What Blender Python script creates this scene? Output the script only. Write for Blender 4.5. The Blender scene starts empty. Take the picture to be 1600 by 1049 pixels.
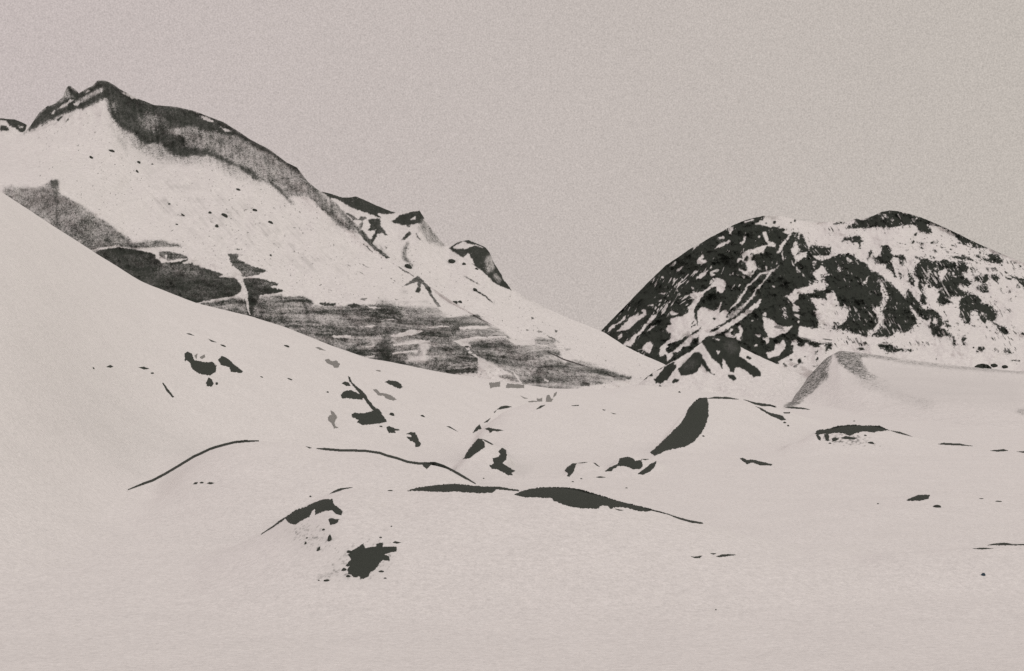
import bpy, math, random
import numpy as np

# ------------------------------------------------------------------ camera, sky, sun, exposure
F, HY, CX, EYE = 2198.0, 555.0, 800.0, 80.0      # focal length in photo pixels, horizon row, centre column, eye height (m)
scn = bpy.context.scene
cam_d = bpy.data.cameras.new('camera')
cam = bpy.data.objects.new('camera', cam_d)
scn.collection.objects.link(cam)
cam.location = (0, 0, EYE)
cam.rotation_euler = (math.radians(90), 0, 0)
cam_d.sensor_width = 36.0
cam_d.lens = 36.0 * F / 1600.0
cam_d.shift_y = (HY - 524.5) / 1600.0
cam_d.clip_start = 1.0
cam_d.clip_end = 60000.0
scn.camera = cam

SUN_EL, SUN_AZ = 54.0, 140.0                      # high, behind the camera and to the right; azimuth clockwise from +Y
w = bpy.data.worlds.new('World')
scn.world = w
w.use_nodes = True
nt = w.node_tree
nt.nodes.clear()
def wn(kind, **kw):
    n = nt.nodes.new(kind)
    for k, v in kw.items():
        setattr(n, k, v)
    return n
out = wn('ShaderNodeOutputWorld')
bg = wn('ShaderNodeBackground')
sky = wn('ShaderNodeTexSky', sky_type='NISHITA', sun_disc=False)
sky.sun_elevation = math.radians(SUN_EL)
sky.sun_rotation = math.radians(SUN_AZ)
bw = wn('ShaderNodeRGBToBW')
tc = wn('ShaderNodeTexCoord')
grain = wn('ShaderNodeTexNoise')
grain.inputs['Scale'].default_value = 1050.0
grain.inputs['Detail'].default_value = 2.0
grain.inputs['Roughness'].default_value = 0.7
cloud = wn('ShaderNodeTexNoise')
cloud.inputs['Scale'].default_value = 7.0
cloud.inputs['Detail'].default_value = 3.0
def wmath(op, a, b=None, c=None):
    n = wn('ShaderNodeMath', operation=op)
    for i, x in enumerate((a, b, c)):
        if x is None: continue
        if isinstance(x, (int, float)): n.inputs[i].default_value = x
        else: nt.links.new(x, n.inputs[i])
    return n.outputs[0]
nt.links.new(tc.outputs['Generated'], grain.inputs['Vector'])
nt.links.new(tc.outputs['Generated'], cloud.inputs['Vector'])
nt.links.new(sky.outputs[0], bw.inputs[0])
# an even overcast: a whole-sky veil, a trace of the clear sky's own gradient, fine mottling of the cloud
g = wmath('MULTIPLY_ADD', grain.outputs[0], 0.85, 0.575)
c2 = wmath('MULTIPLY_ADD', cloud.outputs[0], 0.06, 0.97)
lum = wmath('MULTIPLY', wmath('MULTIPLY', g, c2), wmath('MULTIPLY_ADD', bw.outputs[0], 0.004, 4.36))
tint = wn('ShaderNodeVectorMath', operation='SCALE')
sep = wn('ShaderNodeSeparateXYZ')
nt.links.new(tc.outputs['Generated'], sep.inputs[0])
mixc = wn('ShaderNodeMix', data_type='RGBA')
mixc.inputs['A'].default_value = (1.155, 1.020, 0.990, 1)      # rosier cloud to the west, yellower to the east
mixc.inputs['B'].default_value = (1.085, 0.995, 0.902, 1)
nt.links.new(wmath('MULTIPLY_ADD', sep.outputs[0], 1.3, 0.42), mixc.inputs['Factor'])
nt.links.new(mixc.outputs['Result'], tint.inputs[0])
nt.links.new(lum, tint.inputs['Scale'])
nt.links.new(tint.outputs[0], bg.inputs['Color'])
bg.inputs['Strength'].default_value = 0.11
nt.links.new(bg.outputs[0], out.inputs[0])

sd = bpy.data.lights.new('sun', 'SUN')
sd.energy = 0.66
sd.angle = math.radians(35)
sd.color = (1.0, 0.965, 0.935)
sun = bpy.data.objects.new('sun', sd)
scn.collection.objects.link(sun)
az, el = math.radians(SUN_AZ), math.radians(SUN_EL)
from mathutils import Vector
sun.rotation_euler = Vector((math.sin(az)*math.cos(el), math.cos(az)*math.cos(el), math.sin(el))).to_track_quat('Z', 'Y').to_euler()

scn.view_settings.view_transform = 'Standard'
scn.view_settings.look = 'None'
scn.view_settings.exposure = 0.0
scn.view_settings.gamma = 1.0
scn.view_settings.use_curve_mapping = False
scn.render.engine = 'CYCLES'
scn.cycles.use_denoising = False
scn.cycles.max_bounces = 4
scn.cycles.diffuse_bounces = 3
scn.cycles.sample_clamp_direct = 4.0
scn.cycles.sample_clamp_indirect = 2.0

# ------------------------------------------------------------------ noise and interpolation
RNG = np.random.default_rng(7)
TAB = RNG.random((256, 256)).astype(np.float32)
def vnoise(x, y):
    x = np.asarray(x, np.float64); y = np.asarray(y, np.float64)
    xi = np.floor(x).astype(np.int64); yi = np.floor(y).astype(np.int64)
    fx = x - xi; fy = y - yi
    fx = fx*fx*(3-2*fx); fy = fy*fy*(3-2*fy)
    a, b = xi & 255, (xi+1) & 255
    c, d = yi & 255, (yi+1) & 255
    return (TAB[c, a]*(1-fx) + TAB[c, b]*fx)*(1-fy) + (TAB[d, a]*(1-fx) + TAB[d, b]*fx)*fy
def fbm(x, y, octs=4, rough=0.5, seed=0):
    """about -1..1"""
    s = 0; amp = 1; tot = 0
    for k in range(octs):
        s = s + amp*(vnoise(x*2**k + 17.3*k + seed*7.7, y*2**k - 9.1*k + seed*3.3)*2-1)
        tot += amp; amp *= rough
    return s/tot
def sstep(a, b, x):
    t = np.clip((x-a)/(b-a), 0, 1)
    return t*t*(3-2*t)
def smooth(a, n):
    n = int(n)
    if n < 1: return a
    k = np.hanning(2*n+3)[1:-1]; k /= k.sum()
    return np.convolve(np.pad(a, n, mode='edge'), k, mode='valid')

# ------------------------------------------------------------------ outlines of rock and ice, read off the photograph
FR = {'T1': (930,410,.125), 'T2': (1060,325,.125), 'T3': (1090,440,.125), 'T4': (1240,325,.125), 'T5': (1240,440,.125),
      'T6': (1400,325,.125), 'T7': (1400,440,.125), 'T8': (990,500,.125),
      'L1': (0,100,.2625), 'L2': (0,240,.2625), 'L3': (380,220,.2625), 'L4': (380,420,.2625), 'L5': (620,350,.2625), 'L8': (980,480,.2625),
      'Z1': (120,500,.2625), 'Z2': (480,560,.2125), 'Z3': (700,560,.2125), 'Z4': (1180,540,.2625), 'Z5': (380,720,.2625),
      'Z6': (760,720,.2625), 'Z7': (1180,760,.2625), 'Z8': (180,660,.2625), 'P': (0,0,1)}
def pts(fr, s):
    x0, y0, k = FR[fr]
    v = np.array([float(t) for t in s.replace(',', ' ').split()]).reshape(-1, 2)
    return v*k + (x0, y0)
def ell(fr, cx, cy, rx, ry, tilt=0):
    x0, y0, k = FR[fr]
    a = np.linspace(0, 2*np.pi, 13)[:-1]
    q = np.stack([np.cos(a)*rx, np.sin(a)*ry], 1)
    t = math.radians(tilt)
    q = q @ np.array([[math.cos(t), math.sin(t)], [-math.sin(t), math.cos(t)]])
    return (q + (cx, cy))*k + (x0, y0)
def band(fr, s, wd):
    """a streak of the given width along a polyline"""
    p = pts(fr, s); k = FR[fr][2]
    t = np.gradient(p, axis=0); t /= np.linalg.norm(t, axis=1)[:, None] + 1e-9
    n = np.stack([-t[:, 1], t[:, 0]], 1)
    ww = np.full(len(p), wd*k/2); ww[0] *= .35; ww[-1] *= .35
    return np.concatenate([p + n*ww[:, None], (p - n*ww[:, None])[::-1]])
def inside(poly, X, Y):
    r = np.zeros(X.shape, bool)
    x1, y1 = poly[:, 0], poly[:, 1]
    x2, y2 = np.roll(x1, -1), np.roll(y1, -1)
    for a, b, c, d in zip(x1, y1, x2, y2):
        if b == d: continue
        r ^= ((b > Y) != (d > Y)) & (X < (c-a)*(Y-b)/(d-b) + a)
    return r
class Canvas:
    """tone (0 snow .. 1 bare rock) of a slope, kept as a table of (column, row) directions"""
    SS = 2
    def __init__(s, x0, y0, x1, y1, base=0.0, seed=1, warp=1.6):
        s.x0, s.y0 = x0, y0
        s.nx, s.ny = int((x1-x0)*s.SS), int((y1-y0)*s.SS)
        gx, gy = np.meshgrid(x0 + (np.arange(s.nx)+.5)/s.SS, y0 + (np.arange(s.ny)+.5)/s.SS)
        s.GX, s.GY = gx, gy
        s.X = gx + warp*fbm(gx/4.5, gy/4.5, 4, .78, seed)
        s.Y = gy + warp*fbm(gx/4.5, gy/4.5, 4, .78, seed+5)
        s.N = fbm(gx/2.2, gy/2.2, 3, .65, seed+9)
        s.W = np.random.default_rng(seed).normal(0, 1, gx.shape).astype(np.float32)
        s.T = np.full(gx.shape, base, np.float32)
    def paint(s, poly, tone, soft=0.6, rag=0.35):
        m = 3 + 3*soft + 3
        a = max(0, int((poly[:, 0].min()-m-s.x0)*s.SS)); b = min(s.nx, int((poly[:, 0].max()+m-s.x0)*s.SS)+1)
        c = max(0, int((poly[:, 1].min()-m-s.y0)*s.SS)); d = min(s.ny, int((poly[:, 1].max()+m-s.y0)*s.SS)+1)
        if a >= b or c >= d: return
        k = inside(poly, s.X[c:d, a:b], s.Y[c:d, a:b]).astype(np.float32)
        r = max(1, int(round(soft*s.SS)))
        for _ in range(2):
            for ax in (0, 1):
                q = np.pad(k, [(r, r) if i == ax else (0, 0) for i in (0, 1)], mode='edge')
                k = sum(np.take(q, np.arange(j, j+k.shape[ax]), axis=ax) for j in range(2*r+1))/(2*r+1)
        n = rag*s.N[c:d, a:b]*np.where(k > 0, 1, 0)
        al = sstep(.3, .7, k+n) if soft < 1.15 else np.clip(k + 4*k*(1-k)*(n*.9 + .25*s.W[c:d, a:b]), 0, 1)
        s.T[c:d, a:b] = s.T[c:d, a:b]*(1-al) + tone*al
    def spread(s, r):
        c = Canvas.__new__(Canvas); c.__dict__.update(s.__dict__)
        k = s.T; r = int(r*s.SS)
        for _ in range(2):
            for ax in (0, 1):
                q = np.pad(k, [(r, r) if i == ax else (0, 0) for i in (0, 1)], mode='edge')
                cs = np.cumsum(np.insert(q, 0, 0, axis=ax), axis=ax)
                k = (np.take(cs, np.arange(2*r+1, cs.shape[ax]), axis=ax)-np.take(cs, np.arange(0, cs.shape[ax]-2*r-1), axis=ax))/(2*r+1)
        c.T = k.astype(np.float32)
        return c
    def at(s, px, py):
        u = np.clip((px-s.x0)*s.SS-.5, 0, s.nx-1.001); v = np.clip((py-s.y0)*s.SS-.5, 0, s.ny-1.001)
        i = u.astype(int); j = v.astype(int); fu = u-i; fv = v-j
        T = s.T
        r = (T[j, i]*(1-fu)+T[j, i+1]*fu)*(1-fv) + (T[j+1, i]*(1-fu)+T[j+1, i+1]*fu)*fv
        ok = (px >= s.x0) & (px <= s.x0+s.nx/s.SS) & (py >= s.y0) & (py <= s.y0+s.ny/s.SS)
        return np.where(ok, r, 0)

# ------------------------------------------------------------------ materials
def principled(name):
    m = bpy.data.materials.new(name); m.use_nodes = True
    n = m.node_tree; b = n.nodes['Principled BSDF']
    return m, n, b
def nnode(n, kind, **kw):
    x = n.nodes.new(kind)
    for k, v in kw.items(): setattr(x, k, v)
    return x
def nmath(n, op, a, b=None, c=None, clamp=False):
    x = nnode(n, 'ShaderNodeMath', operation=op, use_clamp=clamp)
    for i, q in enumerate((a, b, c)):
        if q is None: continue
        if isinstance(q, (int, float)): x.inputs[i].default_value = q
        else: n.links.new(q, x.inputs[i])
    return x.outputs[0]
SNOW = (0.86, 0.838, 0.832)
ROCK = (0.050, 0.056, 0.049)
def terrain_material(name, fine, speck=0.85, grain_amp=0.40):
    """snow and bare dark rock mixed by the 'bare' attribute; ash and ice grains of size 1/fine metres"""
    m, n, b = principled(name)
    tcn = nnode(n, 'ShaderNodeTexCoord')
    at = nnode(n, 'ShaderNodeAttribute', attribute_name='bare')
    n1 = nnode(n, 'ShaderNodeTexNoise'); n1.inputs['Scale'].default_value = fine
    n1.inputs['Detail'].default_value = 5.0; n1.inputs['Roughness'].default_value = 0.8
    n2 = nnode(n, 'ShaderNodeTexNoise'); n2.inputs['Scale'].default_value = fine*.03
    n2.inputs['Detail'].default_value = 4.0
    for q in (n1, n2): n.links.new(tcn.outputs['Object'], q.inputs['Vector'])
    n3 = nnode(n, 'ShaderNodeTexNoise'); n3.inputs['Scale'].default_value = fine*.33
    n3.inputs['Detail'].default_value = 2.0; n3.inputs['Roughness'].default_value = .8
    n.links.new(tcn.outputs['Object'], n3.inputs['Vector'])
    cen = nmath(n, 'SUBTRACT', nmath(n, 'MULTIPLY_ADD', n3.outputs[0], .5, n1.outputs[0]), 0.75)
    # grains matter most where the cover is half and half
    half = nmath(n, 'MULTIPLY', nmath(n, 'MULTIPLY', at.outputs['Fac'], nmath(n, 'SUBTRACT', 1.0, at.outputs['Fac'])), 4.0)
    t = nmath(n, 'ADD', at.outputs['Fac'], nmath(n, 'MULTIPLY', nmath(n, 'MULTIPLY', cen, half), speck*3.0), clamp=True)
    mx = nnode(n, 'ShaderNodeMix', data_type='RGBA')
    mx.inputs['A'].default_value = (*SNOW, 1); mx.inputs['B'].default_value = (*ROCK, 1)
    n.links.new(t, mx.inputs['Factor'])
    br = nmath(n, 'ADD', nmath(n, 'MULTIPLY_ADD', cen, grain_amp*2, 1.0), nmath(n, 'MULTIPLY', nmath(n, 'SUBTRACT', n2.outputs[0], .5), .10))
    sc = nnode(n, 'ShaderNodeVectorMath', operation='SCALE')
    n.links.new(mx.outputs['Result'], sc.inputs[0]); n.links.new(br, sc.inputs['Scale'])
    n.links.new(sc.outputs[0], b.inputs['Base Color'])
    b.inputs['Roughness'].default_value = 0.95
    b.inputs['Specular IOR Level'].default_value = 0.0
    bp = nnode(n, 'ShaderNodeBump'); bp.inputs['Strength'].default_value = 0.5; bp.inputs['Distance'].default_value = .35/fine
    n.links.new(n1.outputs[0], bp.inputs['Height']); n.links.new(bp.outputs[0], b.inputs['Normal'])
    return m
def rock_material(name, base=ROCK, fine=2.0, pale=0.0):
    m, n, b = principled(name)
    tcn = nnode(n, 'ShaderNodeTexCoord')
    n1 = nnode(n, 'ShaderNodeTexNoise'); n1.inputs['Scale'].default_value = fine
    n1.inputs['Detail'].default_value = 5.0; n1.inputs['Roughness'].default_value = 0.75
    n.links.new(tcn.outputs['Object'], n1.inputs['Vector'])
    cr = nnode(n, 'ShaderNodeValToRGB')
    cr.color_ramp.elements[0].position = .3; cr.color_ramp.elements[1].position = .75
    cr.color_ramp.elements[0].color = (*[c*.85 for c in base], 1)
    cr.color_ramp.elements[1].color = (*[c*1.6 + pale for c in base], 1)
    fl = cr.color_ramp.elements.new(.70); fl.color = (*[c*1.5 + pale for c in base], 1)
    cr.color_ramp.elements[-1].position = .80; cr.color_ramp.elements[-1].color = (.42, .41, .40, 1)      # flecks of snow caught in the cracks
    n.links.new(n1.outputs[0], cr.inputs[0]); n.links.new(cr.outputs[0], b.inputs['Base Color'])
    b.inputs['Roughness'].default_value = .95; b.inputs['Specular IOR Level'].default_value = .1
    bp = nnode(n, 'ShaderNodeBump'); bp.inputs['Strength'].default_value = .5; bp.inputs['Distance'].default_value = .3
    n.links.new(n1.outputs[0], bp.inputs['Height']); n.links.new(bp.outputs[0], b.inputs['Normal'])
    return m
M_GROUND = terrain_material('old_snow', 1.3)
M_FAR = terrain_material('mountain_snow_and_rock', .42)
M_RIGHT = terrain_material('snow_streaked_rock', .26)
M_PLATEAU = terrain_material('shade_painted_snow', .42, speck=2.6, grain_amp=.42)  # carries the shading painted on the cone and plateau
M_ROCK = rock_material('dark_basalt')
M_BLUE = rock_material('blue_grey_stone', (0.036, 0.060, 0.080), 3.0)
M_ICE = rock_material('ashy_ice', (0.20, 0.195, 0.185), 1.2, .12)

# ------------------------------------------------------------------ mesh helpers
def mesh_obj(name, V, Q, mat, attr=None, tris=None):
    me = bpy.data.meshes.new(name)
    me.vertices.add(len(V)); me.vertices.foreach_set('co', np.ascontiguousarray(V, np.float32).ravel())
    nq = len(Q)
    me.loops.add(nq*4); me.loops.foreach_set('vertex_index', np.ascontiguousarray(Q, np.int32).ravel())
    me.polygons.add(nq); me.polygons.foreach_set('loop_start', np.arange(0, nq*4, 4, dtype=np.int32))
    me.update(calc_edges=True)
    me.polygons.foreach_set('use_smooth', np.ones(nq, bool))
    if attr is not None:
        a = me.attributes.new('bare', 'FLOAT', 'POINT')
        a.data.foreach_set('value', np.ascontiguousarray(attr, np.float32).ravel())
    me.materials.append(mat)
    me.validate()
    o = bpy.data.objects.new(name, me)
    scn.collection.objects.link(o)
    return o
def grid_quads(nr, nc):
    i = np.arange(nr*nc).reshape(nr, nc)
    return np.stack([i[:-1, :-1], i[:-1, 1:], i[1:, 1:], i[1:, :-1]], -1).reshape(-1, 4)
def structure(o, label, cat):
    o['kind'] = 'structure'; o['label'] = label; o['category'] = cat
    return o
def world(px, py, d):
    return np.stack([(px-CX)/F*d, d, EYE-(py-HY)/F*d], -1)

# ------------------------------------------------------------------ the snow ground with its hills and mounds: one height field
XC = np.arange(-620, 2221, 2.2)
DR = np.concatenate([np.geomspace(40, 330, 40)[:-1], np.geomspace(330, 3200, 1050)[:-1], np.geomspace(3200, 30000, 160)])
NR, NC = len(DR), len(XC)
WX = (XC[None, :]-CX)/F*DR[:, None]
WY = np.broadcast_to(DR[:, None], WX.shape)
Z = 2.2*fbm(WX/260, WY/260, 3, .5, 3) * sstep(60, 500, WY)
_r = np.clip(470-DR, 0, 130); Z += (.0009*_r**2/2 + np.clip(340-DR, 0, 400)*.117)[:, None]   # near snow tilted up away from the sun, shaped to darken the foreground
Z += np.interp(DR, [0, 3500, 9000, 30000], [0, 0, 30, 60])[:, None]
owner = np.zeros(Z.shape, np.int8); best = np.full(Z.shape, 2.0)
def mound(idx, ctrl, a=2.0, b=2.0, fade=40, sm=6, wsm=12, spread=16, hsm=2):
    """raise a crest that passes through (column, row, distance); front and back widths in metres"""
    global Z
    c = np.array(ctrl, float)
    col = lambda k: np.interp(XC, c[:, 0], c[:, k])
    py, dc, wf, wb = (smooth(col(k), n) for k, n in ((1, sm), (2, max(sm, wsm)), (3, wsm), (4, wsm)))
    tap = sstep(c[0, 0]-fade, c[0, 0]+fade*.3, XC)*(1-sstep(c[-1, 0]-fade*.3, c[-1, 0]+fade, XC))
    live = np.where(tap > 0)[0]
    t = (DR[:, None]-dc[None, :])
    t = np.where(t < 0, -t/wf, t/wb)
    B = np.clip(1-np.clip(t, 0, 1)**a, 0, 1)**b
    zc = EYE-(py-HY)/F*dc
    Z0 = Z.copy(); H = np.zeros(NC)
    base = np.zeros(NC)
    for k in live: base[k] = np.interp(dc[k], DR, Z0[:, k])
    for it in range(4):
        H = smooth(np.clip(zc-base, 0, None)*tap, hsm)
        Z = Z0 + H*B
        if it == 3: break
        P = HY + (EYE-Z)*F/DR[:, None]
        near = (DR[:, None] > dc-.45*wf) & (DR[:, None] < dc+.3*wb)
        app = np.where(near, P, 1e9).min(0)
        err = np.where(app < 1e8, smooth(app-py, 3), 0)
        zc = zc + np.clip(err, -12, 12)*dc/F*.9
    C = H*B
    if spread:                                                     # the lower flank carries less and less of the crest's bends
        q = np.pad(C, ((0, 0), (spread, spread)), mode='edge'); cs = np.cumsum(np.pad(q, ((0, 0), (1, 0))), 1)
        bl = (cs[:, 2*spread+1:]-cs[:, :-2*spread-1])/(2*spread+1)
        wt = np.where(DR[:, None] < dc, sstep(.12, .55, t), 0)
        C = C*(1-wt)+bl*wt
        Z = Z0 + C
    k = C > best
    owner[k] = idx; best[k] = C[k]
# far to near
mound(1, [(1195,655,2250,300,300),(1228,634,2400,330,350),(1262,590,2550,400,500),(1290,560,2600,520,600),(1312,548,2600,620,600),(1350,552,2620,800,700),
          (1400,559,2650,950,700),(1450,566,2650,1100,700),(1520,574,2650,1250,700),(1600,581,2650,1300,700),(1800,588,2650,1300,700),(2200,600,2600,1300,700)], a=1.3, b=1.6, sm=2, wsm=4, spread=0, hsm=0)
mound(2, [(-620,120,1250,850,560),(-200,212,1270,850,560),(0,299,1300,850,560),(60,338,1350,800,560),(100,364,1380,760,550),(145,393,1420,720,540),(220,440,1480,660,520),
          (310,475,1520,640,500),(390,494,1550,630,480),(450,513,1580,620,450),(525,543,1600,600,430),(575,560,1620,590,420),(610,566,1640,580,420),(700,584,1700,560,400),
          (770,594,1760,520,400),(860,607,1930,520,400),(940,609,2060,520,400),(1005,601,2200,520,400),(1100,612,2300,520,400),(1215,626,2350,450,400),(1300,640,2300,450,400)], a=1.9, b=1.7, fade=120, wsm=55, spread=45)
mound(3, [(705,742,1050,200,150),(735,705,1130,220,150),(745,680,1180,240,160),(765,660,1250,260,160),(792,641,1300,280,180),(830,629,1350,300,200),(900,630,1400,300,200),(950,637,1420,280,180),(1000,645,1440,260,160),(1060,662,1450,220,150)], fade=30, spread=24, hsm=4)
mound(4, [(1004,716,1080,120,90),(1018,709,1110,140,90),(1035,690,1180,170,100),(1060,655,1300,220,120),(1085,628,1400,260,130),(1100,621,1450,290,140),(1130,621,1500,300,150),(1180,628,1550,300,150),(1230,643,1600,280,150),(1290,662,1650,240,150),(1340,674,1650,200,150)], a=1.6, b=1.6, fade=24, sm=3)
mound(5, [(1245,692,1170,120,90),(1275,675,1200,140,90),(1320,667,1230,150,100),(1360,666,1250,150,100),(1400,676,1250,150,100),(1440,686,1250,150,100),(1500,694,1250,150,100),(1600,706,1230,150,100),(1750,712,1200,150,100),(1950,725,1150,150,100)], fade=30, sm=4, spread=24, hsm=5)
mound(6, [(700,738,960,80,60),(722,718,985,90,60),(735,697,1000,95,65),(748,685,1010,95,65),(775,697,1010,95,65),(792,704,1010,95,65),(803,728,1000,80,60),(830,748,990,70,60)], fade=15, sm=3)
mound(7, [(870,744,930,60,50),(895,728,950,70,50),(917,721,960,75,55),(945,731,965,75,55),(968,717,970,75,55),(990,713,980,75,55),(1010,717,980,75,55),(1030,723,970,70,55),(1050,740,960,60,50)], fade=18, sm=3)
mound(8, [(60,800,790,160,140),(150,785,790,180,150),(200,766,790,200,160),(240,749,790,210,170),(280,728,790,220,170),(320,707,790,220,170),(350,696,790,220,170),(385,690,790,220,170),(420,690,790,220,170),(450,693,790,220,170),
          (480,698,790,220,170),(540,703,785,210,160),(590,705,780,210,160),(620,713,775,200,150),(650,722,770,190,140),(700,732,765,180,130),(740,754,760,160,110),(780,772,750,140,100)], fade=50, sm=7, spread=40, hsm=14)
mound(9, [(1290,786,742,70,60),(1350,783,745,70,60),(1405,777,755,80,60),(1440,774,760,80,60),(1520,777,760,80,60),(1650,779,760,80,60),(1800,784,750,80,60)], fade=40, spread=40, hsm=14)
mound(10, [(200,915,490,110,70),(300,886,505,120,70),(360,859,520,130,70),(412,832,535,140,75),(440,812,545,150,80),(465,797,550,155,85),(490,783,555,160,90),(520,769,560,165,95),(560,764,565,170,100),(610,766,568,170,100),(650,765,570,170,100),(700,757,572,170,100),(770,760,574,170,100),
          (800,765,574,170,100),(850,762,574,170,100),(890,765,572,170,100),(930,774,570,165,95),(980,788,565,160,90),(1030,801,560,150,85),(1100,818,550,140,80),(1170,838,540,130,75),(1250,856,530,120,70)], fade=110, sm=6, spread=40, hsm=10)
mound(11, [(1440,862,520,60,50),(1530,853,530,60,45),(1600,851,535,60,45),(1750,855,530,60,45)], fade=200, spread=60, hsm=20)
Z += .35*fbm(WX/22, WY/22, 3, .5, 8)*sstep(200, 500, WY) + .12*fbm(WX/6, WY/9, 2, .5, 4)*sstep(100, 300, WY)*(1-sstep(1500, 2500, WY))
PT = HY + (EYE-Z)*F/DR[:, None]                                   # picture row of every ground point
run = np.minimum.accumulate(PT, 0)
VIS = PT <= np.vstack([np.full((1, NC), 1e9), run[:-1]]) + 1.5
def ground_hit(px, py, dmin=45.0):
    """distance at which the ray through each (px, py) meets the snow"""
    u = np.clip((px-XC[0])/2.2, 0, NC-1.001); i = u.astype(int); f = u-i
    P = PT[:, i]*(1-f) + PT[:, i+1]*f
    P = np.where(DR[:, None] < dmin, 1e9, P)
    hit = P <= py
    k = np.argmax(hit, 0); k = np.where(hit.any(0), k, len(DR)-1); k0 = np.maximum(k-1, 0)
    n = np.arange(len(px))
    p0, p1 = P[k0, n], P[k, n]
    t = np.where(p0 > 1e8, 1, np.clip((p0-py)/np.where(p0-p1 == 0, 1, p0-p1), 0, 1))
    return DR[k0] + (DR[k]-DR[k0])*t
def ground_crest(px, dlo, dhi):
    u = np.clip((px-XC[0])/2.2, 0, NC-1).astype(int)
    P = np.where(((DR > dlo) & (DR < dhi))[:, None], PT[:, u], 1e9)
    k = P.argmin(0)
    return DR[k], P[k, np.arange(len(px))]

# grey shading and dark spots painted on cone and plateau; thin ash beside outcrops
GC = Canvas(1150, 520, 1640, 760, seed=11)
GC.paint(pts('L8', '930,595 985,535 975,480 1005,440 1050,400 1100,340 1150,300 1222,268 1212,310 1190,390 1180,430 1120,490 1040,550 970,590'), .66, 1.5, 1.3)
GC.paint(pts('L8', '1228,275 1280,258 1370,275 1400,330 1440,390 1500,415 1480,440 1400,430 1330,385 1270,340'), .66, 1.5, 1.3)
GC.paint(pts('L8', '1290,255 1370,268 1480,282 1600,304 1600,320 1480,304 1370,296'), .6, 1.6, .9)
GC.paint(pts('Z4', '640,50 900,88 1150,120 1600,150 1600,168 1150,138 900,110'), .36, 1.8, .8)
GC.paint(pts('Z4', '690,190 770,180 880,260 860,280 780,240'), .20, 5, .6)
GC.paint(pts('Z4', '930,310 1020,310 1080,340 1040,360 950,335'), .20, 5, .6)
GC.paint(ell('L8', 1172, 415, 20, 16), .85, 2.0, .6)
GC.paint(pts('L8', '930,598 1000,560 1050,550 1000,585'), .75, 2.0, .6)
GC.paint(pts('Z4', '1540,390 1600,375 1600,410 1570,400'), .6, 2.0, .6)
GC.paint(pts('Z4', '560,190 700,185 800,230 900,270 1080,330 1000,360 820,300 660,240'), .16, 6, 1.0)
GC.paint(pts('Z4', '620,90 900,125 1200,165 1600,190 1600,380 1300,340 1000,330 800,260'), .055, 9, 1.2)  # broad soft shading of the plateau, put into the tone
GF = Canvas(380, 760, 720, 960, seed=12)
GF.paint(pts('Z5', '250,340 420,320 560,330 560,480 480,560 400,600 300,520 200,440'), .05, 12, .9)
GF.paint(pts('Z5', '560,520 900,480 900,660 820,740 600,740 440,720'), .05, 10, .9)
GM = Canvas(480, 560, 1020, 770, seed=13)
GM.paint(pts('Z2', '1450,760 1600,810 1600,850 1520,850'), .3, 3, .8)
GM.paint(pts('Z3', '440,760 560,790 640,800 560,860 480,860'), .08, 4, .8)
PXG = np.broadcast_to(XC[None, :], PT.shape)
bare = (GC.at(PXG, PT) + GF.at(PXG, PT) + GM.at(PXG, PT))*VIS
# grains of grit on the snow under the two foreground rocks
def grit(cx, cy, rx, ry, tilt, amt, seed):
    t = math.radians(tilt)
    a = (PXG-cx)*math.cos(t)+(PT-cy)*math.sin(t); b = -(PXG-cx)*math.sin(t)+(PT-cy)*math.cos(t)
    e = np.clip(1-(a/rx)**2-(b/ry)**2, 0, 1)
    n = fbm(PXG/2.6, PT/2.2, 3, .75, seed)
    return amt*sstep(.40, .62, n*.8+.42*e)*(e > 0)*VIS
bare += grit(482, 835, 46, 26, 20, .34, 81) + grit(565, 876, 62, 40, -10, .34, 82) + grit(510, 900, 34, 10, -10, .3, 83) + grit(1326, 688, 55, 12, 5, .6, 84)
V = np.stack([WX, WY, Z], -1).reshape(-1, 3)
Q = grid_quads(NR, NC)
fo = owner.ravel()[Q].max(1)
GROUND_LABELS = {
 0: ('snow_ground', 'pale flat snow field running from the foreground to the foot of the mountains', 'snow field'),
 1: ('snow_plateau', 'wide snow plateau at right with a pointed cone painted with grey shading at its left end', 'snow hill'),
 2: ('snow_slope', 'large smooth snow slope descending from the left edge to the middle of the valley', 'snow slope'),
 3: ('snow_mound_middle', 'broad rounded snow mound in the middle of the valley below the grey ice cliff', 'snow mound'),
 4: ('snow_mound_fin', 'snow mound with the tall dark fin shaped rock face on its left side', 'snow mound'),
 5: ('snow_mound_right', 'low snow mound at right carrying the speckled dark rock crest', 'snow mound'),
 6: ('snow_mound_pair', 'small snow mound with a pair of dark rocks on its two sides', 'snow mound'),
 7: ('snow_mound_crags', 'small uneven snow mound with dark crags just left of the fin', 'snow mound'),
 8: ('snow_mound_line', 'dome of snow at left outlined by a thin dark rock line along its crest', 'snow mound'),
 9: ('snow_mound_low', 'very low snow rise at right with a single dark boulder on it', 'snow mound'),
 10: ('snow_mound_front', 'nearest long snow mound in the foreground with a dark rock crest', 'snow mound'),
 11: ('snow_mound_edge', 'very low snow rise at the right edge with two thin dark streaks', 'snow mound')}
for idx, (nm, lab, cat) in GROUND_LABELS.items():
    q = Q[fo == idx]
    if not len(q): continue
    used, inv = np.unique(q, return_inverse=True)
    structure(mesh_obj(nm, V[used], inv.reshape(-1, 4), M_PLATEAU if idx == 1 else M_GROUND, bare.ravel()[used]), lab, cat)

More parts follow.
